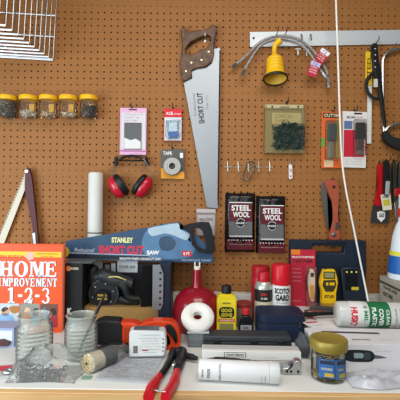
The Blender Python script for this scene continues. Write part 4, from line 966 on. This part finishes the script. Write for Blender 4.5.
# ---------------------------------------------------------------- foreground left
def goods_left():
    p = E(6, .355); o = thing('picture_carton', 'small carton with blue and white panel in front of the book at far left', 'box', (p.x-.02, -.33, ZB))
    obj('carton', box(NB(), (0, 0, .028), (.095, .07, .056)), M('#8fa0c0', .5, var=.2, scale=30), o, .001); obj('panel', box(NB(), (.0, -.0354, .034), (.085, .0006, .03)), M('#c9cfdc', .5), o)
    obj('dark_product', prism(NB(), [(-.04, .004), (.035, .006), (.042, .018), (.02, .026), (-.04, .02)], -.0354, -.044), M('#4a2c2c', .5), o, .003)
    p = E(4, .535); o = thing('hardware_card', 'grey and red card packet lying at the left front edge', 'packet', (p.x, -.53, ZB), (0, 0, .25))
    obj('card', box(NB(), (0, 0, .003), (.085, .075, .006)), M('#b4b4b2', .5), o, .001); obj('red_patch', box(NB(), (-.005, .012, .0065), (.035, .03, .001)), M('#c0304a', .5), o)
    obj('hardware', tube(NB(), [(.0, -.02, .011), (.012, -.012, .012), (.022, -.02, .011), (.014, -.03, .011)], .004, 8, closed=True, sm=4), STEEL, o)
    def ribbed(px, d, r, h, lab, n=8):
        p = E(px, d); o = thing('ribbed_glass_shade', lab, 'glass shade', p, group='ribbed glass shades')
        pr = [(r*.78, .001)]
        for i in range(n):
            z = h*(.04+.72*i/n); k_ = 1 if i < n*.6 else 1-(i-n*.6)*.012
            pr += [(r*.91*k_, z), (r*k_, z+h*.03), (r*k_, z+h*.06)]
        pr += [(r*.93, h*.79), (r*.86, h*.84), (r*.86, h*.97), (r*.89, h)]
        inner = [(q*.92, z+.001) for q, z in pr][::-1]
        obj('shade', lathe(NB(), pr+inner, 44, cap=False), CL('#f4f7f4', .28, .08), o)
        obj('rim', lathe(NB(), [(r*.86, h*.985), (r*.88, h*1.0), (r*.94, h*.985), (r*.9, h*.96)], 44, cap=False), CL('#f4f6f2', .4, .06), o)
        obj('base_disc', lathe(NB(), [(0, .001), (r*.86, .001), (r*.86, .004), (0, .004)], 32), CL('#dfe4e0', .25, .08), o)
    ribbed(34.5, .455, .0475, .125, 'ribbed clear glass shade, the left one in front of the book')
    ribbed(81, .425, .0455, .118, 'ribbed clear glass shade with a black brush in it, right of the other', 8)
    p = E(84, .425); o = thing('brush', 'thin black wand leaning in the right ribbed glass shade', 'wand', p)
    a = Vector((-.018, 0, .006)); b_ = Vector((.052, .02, .172)); obj('handle', tube(NB(), [a, a.lerp(b_, .5), a.lerp(b_, .8), b_], [.0042, .0042, .005, .003], 10), BLACK, o)
    # bag of screws
    def bag(px, d, sx, sy, h, lab, name, seed, mat, rot=0):
        p = E(px, d); o = thing(name, lab, 'bag', p, (0, 0, rot))
        bm = NB(); rn = random.Random(seed); nu = nv = 22
        top, bot = {}, {}
        ph = [(rn.uniform(3, 9), rn.uniform(3, 9), rn.uniform(0, 6), rn.uniform(.08, .2)) for _ in range(7)]
        for u in range(nu+1):
            for v in range(nv+1):
                a, b = u/nu*2-1, v/nv*2-1
                e = max(0, 1-a*a)**.6*max(0, 1-b*b)**.6
                w = sum(q*math.sin(f*a+g*b+c) for f, g, c, q in ph)+rn.uniform(-.12, .12)
                wob = 1+.07*math.sin(3*a+seed)+.05*math.cos(4*b)
                edge = u in (0, nu) or v in (0, nv)
                bot[u, v] = bm.verts.new((a*sx*wob, b*sy*wob, .001))
                top[u, v] = bot[u, v] if edge else bm.verts.new((a*sx*wob, b*sy*wob, .0015+max(.0, h*e*(1+w*.5))))
        for g in (top, bot):
            for u in range(nu):
                for v in range(nv): bm.faces.new((g[u, v], g[u+1, v], g[u+1, v+1], g[u, v+1]))
        obj('film', bm, mat, o, sharp=60); return o
    o = bag(48, .533, 0.082, .052, .066, 'crumpled clear plastic bag of dark screws at the front left', 'screw_bag', 4, CL('#f4f6f4', .22, .08, bump=.3, scale=50))
    b = NB(); rn = random.Random(9)
    for i in range(80):
        x = -.062+rn.random()*.1; y = -.036+rn.random()*.045; z = .006+rn.random()*.012
        R = Euler((PI/2+rn.uniform(-.3, .3), 0, rn.uniform(0, 6))).to_matrix().to_4x4()
        lathe(b, [(0, -.014), (.0015, -.012), (.0018, .01), (.0045, .012), (.004, .0135), (0, .0135)], 7, Matrix.Translation((x, y, z)) @ R)
    kind(obj('screws', b, M('#24262a', .35, .5), o), 'stuff')
    b = NB()
    for i in range(6): tube(b, [(-.05+i*.016, -.02, .022), (-.038+i*.016, -.026+.01*(i % 2), .026)], .0028, 6)
    obj('bright_bolts', b, CHROME, o)
    # wrapped coil
    p = E(103, .49); o = thing('string_roll', 'roll of cream twine in clear wrap with a black label lying on its side', 'roll', (p.x, p.y, ZB+.0245), (0, 0, math.radians(-38)))
    A = Matrix.Rotation(PI/2, 4, 'X')
    obj('twine', lathe(NB(), [(.006, 0.002), (.02, 0), (.023, .004), (.0235, .03), (.0235, .075), (.006, .08)], 28, Matrix.Translation((0, .03, 0)) @ A, cap=False), M('#d9cdb4', .7, var=.3, scale=160, bump=.6), o)
    b = NB()
    for i in range(8): 
        a = i*.8; tube(b, [(.005*math.cos(a), -.051, .005*math.sin(a)), (.017*math.cos(a+.6), -.0525, .017*math.sin(a+.6)), (.022*math.cos(a+1.3), -.05, .022*math.sin(a+1.3))], .0018, 6, sm=3)
    obj('strand', b, M('#c9b78e', .7), o)
    obj('label', lathe(NB(), [(.024, .0), (.024, .04)], 28, Matrix.Translation((0, .03, 0)) @ A, cap=False), M('#3d4046', .5, var=.4, scale=90), o)
    obj('wrap', lathe(NB(), [(.0245, .078), (.0247, .03), (.0247, .0), (.018, -.02), (.012, -.05)], 28, Matrix.Translation((0, .03, .0)) @ A, cap=False), CL('#eceeee', .16, .08, bump=.4), o)
    # papers in plastic
    p = E(133, .49); o = thing('document_sleeve', 'clear plastic sleeve of printed papers lying under the white battery', 'papers', (p.x-.002, -.49, ZB), (0, 0, math.radians(-6)))
    b = box(NB(), (0, 0, .002), (.135, .165, .003)); 
    obj('paper', b, M('#c4c6cc', .55, var=.06, scale=60), o, .0005)
    bm = NB(); rn = random.Random(1); g = {}
    for u in range(15):
        for v in range(19): g[u, v] = bm.verts.new((-.075+.15*u/14, -.09+.18*v/18, .0045+abs(rn.gauss(0, .0012)) if 0 < u < 14 and 0 < v < 18 else .003))
    for u in range(14):
        for v in range(18): bm.faces.new((g[u, v], g[u+1, v], g[u+1, v+1], g[u, v+1]))
    obj('plastic_film', bm, CL('#f2f4f6', .22, .15), o, sharp=80)
    b = NB(); rn = random.Random(8)
    for i in range(26):
        y = .07-i*.0055; x = -.055
        while x < .05:
            w = rn.uniform(.008, .03)
            if rn.random() < .75: box(b, (x+w/2, y, .0037), (w*.85, .0016, .0004))
            x += w
    obj('printed_lines', b, M('#85888f', .6), o, smooth=False)
goods_left()

def orange_tool():
    k = K('orange_cordless_saw', 'orange and black cordless tool lying behind the white battery', 'power tool', 140, 335, .345)
    OR = M('#cf3d14', .4)
    k.poly('motor_end', [(96, 320), (104, 317), (121, 318), (124, 322), (124, 340), (112, 344), (98, 341)], .05, M('#1c1d1f', .5), -.02, .006, label='black motor end')
    k.poly('body', [(121, 319.5), (134, 320), (140, 322), (142, 330), (140, 341), (121, 340)], .045, OR, -.018, .006)
    k.poly('upper_housing', [(134, 330), (140, 323), (150, 319), (163, 318.5), (171, 320.5), (171, 325), (163, 327), (154, 329), (147, 335), (141, 341), (134, 341)], .04, OR, -.014, .006, sm=2)
    k.poly('grip', [(163, 320), (172, 319.5), (178, 325), (181, 334), (180, 346), (176, 352), (166, 352.5), (164, 347), (171, 341), (170, 333), (165, 329)], .042, OR, -.015, .006, sm=2)
    k.poly('rubber_insert', [(166, 322.5), (171, 321.5), (176.5, 328), (178.5, 337), (176, 340), (173, 334), (168, 328)], .046, RUBBER, -.015, .004, sm=2)
    k.poly('trigger', [(158, 328), (165, 328), (168, 335), (163, 340), (158, 336)], .02, RUBBER, -.004, .004)
    k.rect('lower_frame', (126, 340, 170, 350), .03, M('#2a1a16', .5), -.012, .004)
    k.rect('vent_panel', (126, 324, 133, 336), .003, M('#a8340f', .5), .0272, .001)
    # black cable coil at lower left of the tool
    o = thing('black_cable', 'black cable bunched between the right glass shade and the orange tool', 'cable', E(113, .40, .008))
    obj('cable', tube(NB(), [(-.05, -.01, 0), (-.03, .012, .004), (0, .014, .012), (.02, .0, .016), (.01, -.016, .006), (-.015, -.01, .006), (-.01, .008, .012), (.02, .012, .004), (.045, -.004, 0)], .0065, 10, sm=6), RUBBER, o)
    # battery
    p = E(147, .435); o = thing('battery_pack', 'white and grey battery pack with printed rating text', 'battery', (p.x, -.42, ZB+.0065), (0, 0, math.radians(4)))
    q = [(-.051, .0), (.044, .0), (.05, .008), (.053, .035), (.050, .066), (.044, .071), (-.043, .074), (-.05, .068)]
    obj('body', prism(NB(), q, .020, -.020), M('#c4c8c8', .4), o, .004)
    obj('face_plate', prism(NB(), [(x*.93, z*.92+.004) for x, z in q], -.020, -.0215), M('#d5d8d6', .45), o, .001)
    obj('top_rail', box(NB(), (-.004, 0, .0735), (.07, .03, .004)), M('#55585c', .4), o, .001)
    for i in range(7): text(o, ('LITHIUM-ION BATTERY', 'read the manual before use', '18V 2.6Ah 47Wh', 'recycle properly', 'do not burn or open', 'MADE FOR CORDLESS TOOLS', 'li-ion')[i], .008, .061-i*.0078, (.055, .06, .045, .05, .058, .06, .03)[i], .0032, -.022, M('#8b8f94', .5))
    for x in (-.030, -.024): obj('red_mark', box(NB(), (x+.022, -.0218, .02), (.012, .0006, .003)), M('#c03040', .5), o)
    b = NB()
    for i in range(9): box(b, (-.038+i*.0014, -.0218, .022), (.0007, .0006, .02))
    obj('barcode', b, INK, o, smooth=False)
    for i in range(4): obj('slot', box(NB(), (.043, -.0218, .05-i*.011), (.004, .0008, .003)), INK, o)
orange_tool()

def riveter():
    z = .014
    def at(px, py, zz=z):
        s = (py-(px-200)*math.tan(ROLL)-195)/(HC-zz); return Vector(((px-200)/s, -(1.54-400/s), ZB+zz))
    o0 = at(178, 356)
    o = thing('hand_riveter', 'hand riveter with black head and red grips lying over the front edge', 'hand riveter', (o0.x, o0.y, ZB))
    def l(px, py, zz=z): return at(px, py, zz)-Vector((o0.x, o0.y, ZB))
    def bar(nm, pts, r, m, sy=.75, lab=None): return obj(nm, tube(NB(), pts, r, 12, sm=5, sy=sy), m, o, label=lab)
    bar('head', [l(176, 352), l(179, 354), l(184.5, 353), l(182, 362), l(180, 369)], [.014, .018, .018, .017, .015], M('#1b1c1f', .4))
    bar('lever', [l(175, 352), l(171, 362), l(166, 371), l(161, 378)], [.014, .012, .011, .011], M('#1b1c1f', .4))
    bar('lever', [l(183, 356), l(181.5, 366), l(179, 374)], [.012, .012, .012], M('#1b1c1f', .4))
    bar('nose', [l(184, 355, .014), l(192, 356.5, .014), l(199, 358.5, .014)], [.010, .009, .0065], M('#222326', .4))
    bar('grip', [l(161.5, 377), l(157, 384), l(153.5, 390), l(151, 397.5)], [.012, .015, .016, .0165, .0165], M('#c01824', .35))
    bar('grip', [l(179, 373), l(177, 381), l(172.5, 390), l(168, 398)], [.013, .0155, .0145, .015, .0155], M('#c01824', .35))
    bar('latch_wire', [l(153, 389, .026), l(160, 391, .028), l(168, 392, .027)], .0014, STEEL)
    k = l(176, 363, .03); obj('pivot', lathe(NB(), [(0, 0), (.006, 0), (.005, .003), (0, .004)], 16, Matrix.Translation((k.x, k.y, .026))), STEEL, o)
riveter()

def front_mid():
    a = E(202, .48); b_ = E(301, .48); w = b_.x-a.x
    o = thing('white_tool_carton', 'long white carton with black framed lettering behind the white cylinder', 'box', ((a.x+b_.x)/2, -.457, ZB), (0, 0, math.radians(-1)))
    obj('carton', box(NB(), (0, 0, .0205), (w, .045, .041)), M('#dadad6', .5), o, .001); obj('top_print', box(NB(), (0, .005, .0413), (w-.004, .03, .0006)), M('#b4b4b2', .5), o)
    X = lambda px: (px-251.5)/S(.48)
    obj('name_frame', box(NB(), (X(235), -.0228, .032), (22/S(.48), .0006, .012)), INK, o); obj('name_plate', box(NB(), (X(235), -.0232, .032), (20.6/S(.48), .0006, .0095)), WHITE, o)
    text(o, 'CRAFTSMAN', X(235), .032, 18/S(.48), .0058, -.0237, INK, bold=.04); text(o, 'torque tool', X(270), .026, .03, .003, -.0229, GREYT)
    # metal tool in front
    p = E(255, .512); o = thing('bar_clamp', 'steel clamp tool with a black handle lying between the carton and the cylinder', 'clamp', p)
    X = lambda px: E(px, .512).x-p.x
    obj('handle', tube(NB(), [(X(207), 0, .029), (X(216), 0, .031), (X(232), 0, .029), (X(250), 0, .027)], [.006, .008, .008, .006], 10, sm=4), BLACK, o)
    obj('bar', box(NB(), ((X(250)+X(300))/2, 0, .024), (X(300)-X(248), .008, .014)), STEEL, o, .001)
    obj('jaw', prism(NB(), [(X(281), .001), (X(300), .001), (X(300), .035), (X(294), .036), (X(292), .02), (X(281), .016)], .012, -.012), M('#b4b6b8', .28, .9), o, .002)
    obj('foot', box(NB(), (X(212), 0, .014), (.012, .016, .028)), STEEL, o, .001)
    for x in (286, 290, 297): obj('screw', lathe(NB(), [(0, 0), (.0035, 0), (.003, .002), (0, .002)], 12, Matrix.Translation((X(x), -.012, .009)) @ Matrix.Rotation(PI/2, 4, 'X')), INK, o)
    # cylinder
    r = .0245
    A = E(199, .552); B = E(279, .570)
    A.z = B.z = ZB+r+.0005
    D = B-A; L = D.length; ang = math.atan2(D.y, D.x)
    o = thing('white_cylinder', 'white printed cylinder lying along the front edge of the bench', 'roll', A, (0, 0, ang))
    Lr = Matrix.Rotation(PI/2, 4, 'Y')
    obj('tube', lathe(NB(), [(0, 0), (r*.9, 0), (r, .002), (r, L*.87), (r*.99, L*.872)], 36, Lr), M('#dfe1e3', .4), o)
    obj('cap', lathe(NB(), [(r*1.0, L*.875), (r*1.03, L*.88), (r*1.03, L*.985), (r*.98, L), (0, L)], 36, Lr), M('#cfd2d4', .35), o, label='pale end cap')
    def rt(s, xc, w, h, mat, cz=0, bold=.02):
        ob = text(o, s, 0, 0, w, h, 0, mat, rot=PI/2, bold=bold)
        for v in ob.data.vertices:
            a = (v.co.z+cz)/(r+.0004); v.co = Vector((v.co.x+xc, -(r+.0004)*math.cos(a), (r+.0004)*math.sin(a)))
    GI = M('#55585c', .5)
    rt('lint', .010, .02, .005, GI, -.0); rt('FREE', .025, .024, .007, GI, -.0); rt('CLEANING CLOTH ROLL', .052, .045, .005, GI, .002); rt('wipes clean', L*.78, .02, .003, GREYT, -.008); rt('reusable', L*.82, .02, .003, GREYT, -.008)
    # grey cloth
    p = E(303, .40); bm = NB(); bmesh.ops.create_icosphere(bm, subdivisions=4, radius=1); rn = random.Random(2)
    for v in bm.verts:
        c = v.co.copy(); f = 1+.06*math.sin(5*c.x+3*c.z)+.04*math.sin(6*c.y+4*c.z)
        v.co = Vector((c.x*.020*f, c.y*.035*f, max(-.0, max(0, c.z*.5+.5)*.064*f)))
    tag(obj('grey_cloth', bm, M('#4c4f53', .8, bump=.4, scale=120), sharp=179), 'bunched dark grey cloth bag between the white carton and the gold lidded jar', 'cloth').location = p
front_mid()

def gold_jar():
    p = E(328, .535); o = thing('hardware_jar', 'clear jar with a gold lid holding blue and yellow picture hanger packets', 'jar', p)
    obj('glass', lathe(NB(), [(0, .001), (.036, .001), (.041, .005), (.042, .015), (.042, .062), (.039, .070), (.039, .076)], 40, cap=False), CL('#f6f4ea', .05, .05), o)
    obj('lid', lathe(NB(), [(0, .074), (.045, .074), (.0465, .077), (.0465, .096), (.044, .100), (.040, .1005), (.038, .0992), (0, .0992)], 48), M('#9c8a3c', .42, .35), o)
    def pk(x, z, w, h, col, top, y, rz, s1):
        R = Matrix.Translation((x, y, z)) @ Matrix.Rotation(rz, 4, 'Z')
        q = box(NB(), (0, 0, 0), (w, .006, h)); q.transform(R); t = thing
        par = obj('packet', q, M(col, .4), o, .001)
        q = box(NB(), (0, -.0034, h*.36), (w*.9, .0006, h*.2)); q.transform(R); obj('packet_header', q, M(top, .5), par)
        q = box(NB(), (w*.15, -.0034, -h*.32), (w*.6, .0006, h*.2)); q.transform(R); obj('packet_foot', q, M('#e0c030', .5), par) if col != '#1f62b8' else None
        text(par, s1, 0, 0, w*.7, h*.14, -.0036, WHITE, bold=.03, xf=R)
    pk(-.0135, .036, .036, .044, '#2a70cc', '#162a4a', -.032, -.28, 'HOOKS'); pk(.019, .034, .028, .046, '#3480dc', '#183054', -.030, .42, 'WALL')
    b = NB(); rn = random.Random(12)
    for i in range(90):
        a = rn.random()*2*PI; q = math.sqrt(rn.random())*.034; z = .006+rn.random()*.012 if i < 50 else .055+rn.random()*.015
        box(b, (q*math.cos(a), q*math.sin(a), z), (.002, .002, .02), Euler((PI/2+rn.uniform(-.4, .4), 0, rn.random()*6)))
    kind(obj('loose_hardware', b, M('#b9a268', .35, .7), o, smooth=False), 'stuff')
    b = NB()
    box(b, (0, .008, .035), (.05, .03, .04)); obj('packet', b, M('#2b4f7c', .5), o, .003)
gold_jar()

def rotary_box():
    X0 = .311; d0, d1 = .368, .492; w = .30
    o = thing('rotary_tool_carton', 'white carton with a picture of a black rotary tool at the right', 'box', (X0+w/2, -(d0+d1)/2, ZB)); h = .069; dp = d1-d0
    obj('carton', box(NB(), (0, 0, h/2), (w, dp, h)), M('#d9d8dc', .5), o, .001)
    X = lambda px: (px-200)/S(d1)-X0-w/2; Z = lambda py: (368.5-py)/S(d1); Y = -dp/2-.0004
    def flat(nm, pts, c, yy=0, sm=3):
        q = [(X(a), Z(b)) for a, b in pts]
        if sm: q = [(v.x, v.y) for v in smooth_path([(a, b, 0) for a, b in q], sm, True)]
        obj(nm, prism(NB(), q, Y-yy, Y-yy-.0004), M(c, .45), o, smooth=False)
    flat('tool_picture', [(344, 352), (348, 348.6), (357, 347.8), (368, 348.2), (374, 349.5), (376.5, 354), (374, 359), (366, 360), (352, 359.5), (345, 356.5)], '#20262c')
    flat('tool_window', [(355.5, 351), (362, 350.8), (365.5, 352), (365, 356), (356, 356.2)], '#8fa3ad', .0005, 1)
    flat('tool_collar', [(366, 350), (372, 350.5), (372.5, 357), (366.5, 358)], '#3d4850', .0005, 1)
    flat('tool_nose', [(375.5, 352.5), (382, 353.5), (389, 355.4), (382, 356.2), (375.5, 356.5)], '#5a6066', 0, 0)
    text(o, 'rotary tool kit', X(385), Z(349), .04, .003, Y, GREYT)
    # top print
    obj('top_stripe', box(NB(), (-.03, .025, h+.0006), (.16, .012, .0006), Euler((0, 0, -.05))), M('#3a3a3e', .5), o)
    xt = Matrix.Translation((0, 0, h+.0008)) @ Matrix.Rotation(-PI/2, 4, 'X')
    text(o, 'MULTI TOOL', -.02, -.03+.0, .05, .008, 0, INK, xf=xt, bold=.03); text(o, 'variable speed', .05, -.03, .05, .005, 0, GREYT, xf=xt)
    for (x, z) in ((.02, .02), (-.06, .03)): text(o, 'model', x, z, .02, .004, 0, GREYT, xf=xt)
    # plastic bag of white papers in front
    p = E(384, .545); bm = NB(); rn = random.Random(5); nu, nv = 30, 16; g = {}
    for u in range(nu+1):
        for v in range(nv+1):
            a, b = u/nu*2-1, v/nv*2-1
            e = max(0, 1-a**4)**.7*max(0, 1-b**4)**.7
            z = .002+.011*e*(1+.35*math.sin(5*a+4*b)+.25*math.sin(11*b-3*a))+rn.uniform(0, .006)*e
            g[u, v] = bm.verts.new((a*.095, b*.042+.006*math.sin(4*a), z))
    for u in range(nu):
        for v in range(nv): bm.faces.new((g[u, v], g[u+1, v], g[u+1, v+1], g[u, v+1]))
    f = bm.faces.new([g[0, v] for v in range(nv+1)]+[g[u, nv] for u in range(1, nu+1)]+[g[nu, v] for v in range(nv-1, -1, -1)]+[g[u, 0] for u in range(nu-1, 0, -1)])
    bg = thing('plastic_bag', 'crumpled pale plastic bag lying at the right front corner', 'bag', (p.x, -.545, ZB))
    obj('film', bm, M('#b4b6bd', .3, var=.12, scale=25, bump=1., coat=.3), bg, sharp=60)
    q = E(376, .59); o = thing('red_cap', 'small red plastic cap at the front edge beneath the plastic bag', 'cap', (q.x, -.588, ZB+.026)); 
    obj('cap', lathe(NB(), [(0, 0), (.009, 0), (.0095, .005), (.007, .008), (0, .009)], 20, sx=1.5), M('#c8384a', .4), o)
    o.location.z = ZB+.001
    bg.location.y = -.552
rotary_box()

# ---------------------------------------------------------------- light and camera
w = bpy.data.worlds.new('World'); bpy.context.scene.world = w; w.use_nodes = True
w.node_tree.nodes['Background'].inputs[0].default_value = (1, .93, .82, 1); w.node_tree.nodes['Background'].inputs[1].default_value = .13
def area(name, loc, tgt, sx, sy, e, col):
    l = bpy.data.lights.new(name, 'AREA'); l.shape = 'RECTANGLE'; l.size = sx; l.size_y = sy; l.energy = e; l.color = col
    o = bpy.data.objects.new(name, l); C.objects.link(o); o.location = loc
    o.rotation_euler = (Vector(tgt)-Vector(loc)).to_track_quat('-Z', 'Y').to_euler(); return o
area('daylight_opening', (-1.35, -1.35, 1.3), (-.5, 0, 1.15), 1.0, 1.0, 27, (.80, .93, 1))
area('open_doorway', (-.2, -2.3, 1.75), (.15, -.3, 1.0), 1.3, 1.1, 17, (.93, .97, 1))
area('ceiling_lamp', (.15, -1.05, 2.3), (.1, -.75, .9), 1.0, .5, 15, (1, .95, .88))
cam = bpy.data.cameras.new('Camera'); co = bpy.data.objects.new('Camera', cam); C.objects.link(co)
co.matrix_world = Matrix.Translation(CAM) @ RM
cam.sensor_width = 36; cam.lens = 36; cam.shift_y = -5/400; cam.clip_start = .01
bpy.context.scene.camera = co
sc = bpy.context.scene
sc.view_settings.view_transform = 'Standard'; sc.view_settings.look = 'None'; sc.view_settings.exposure = -.08; sc.view_settings.gamma = 1; sc.view_settings.use_curve_mapping = False
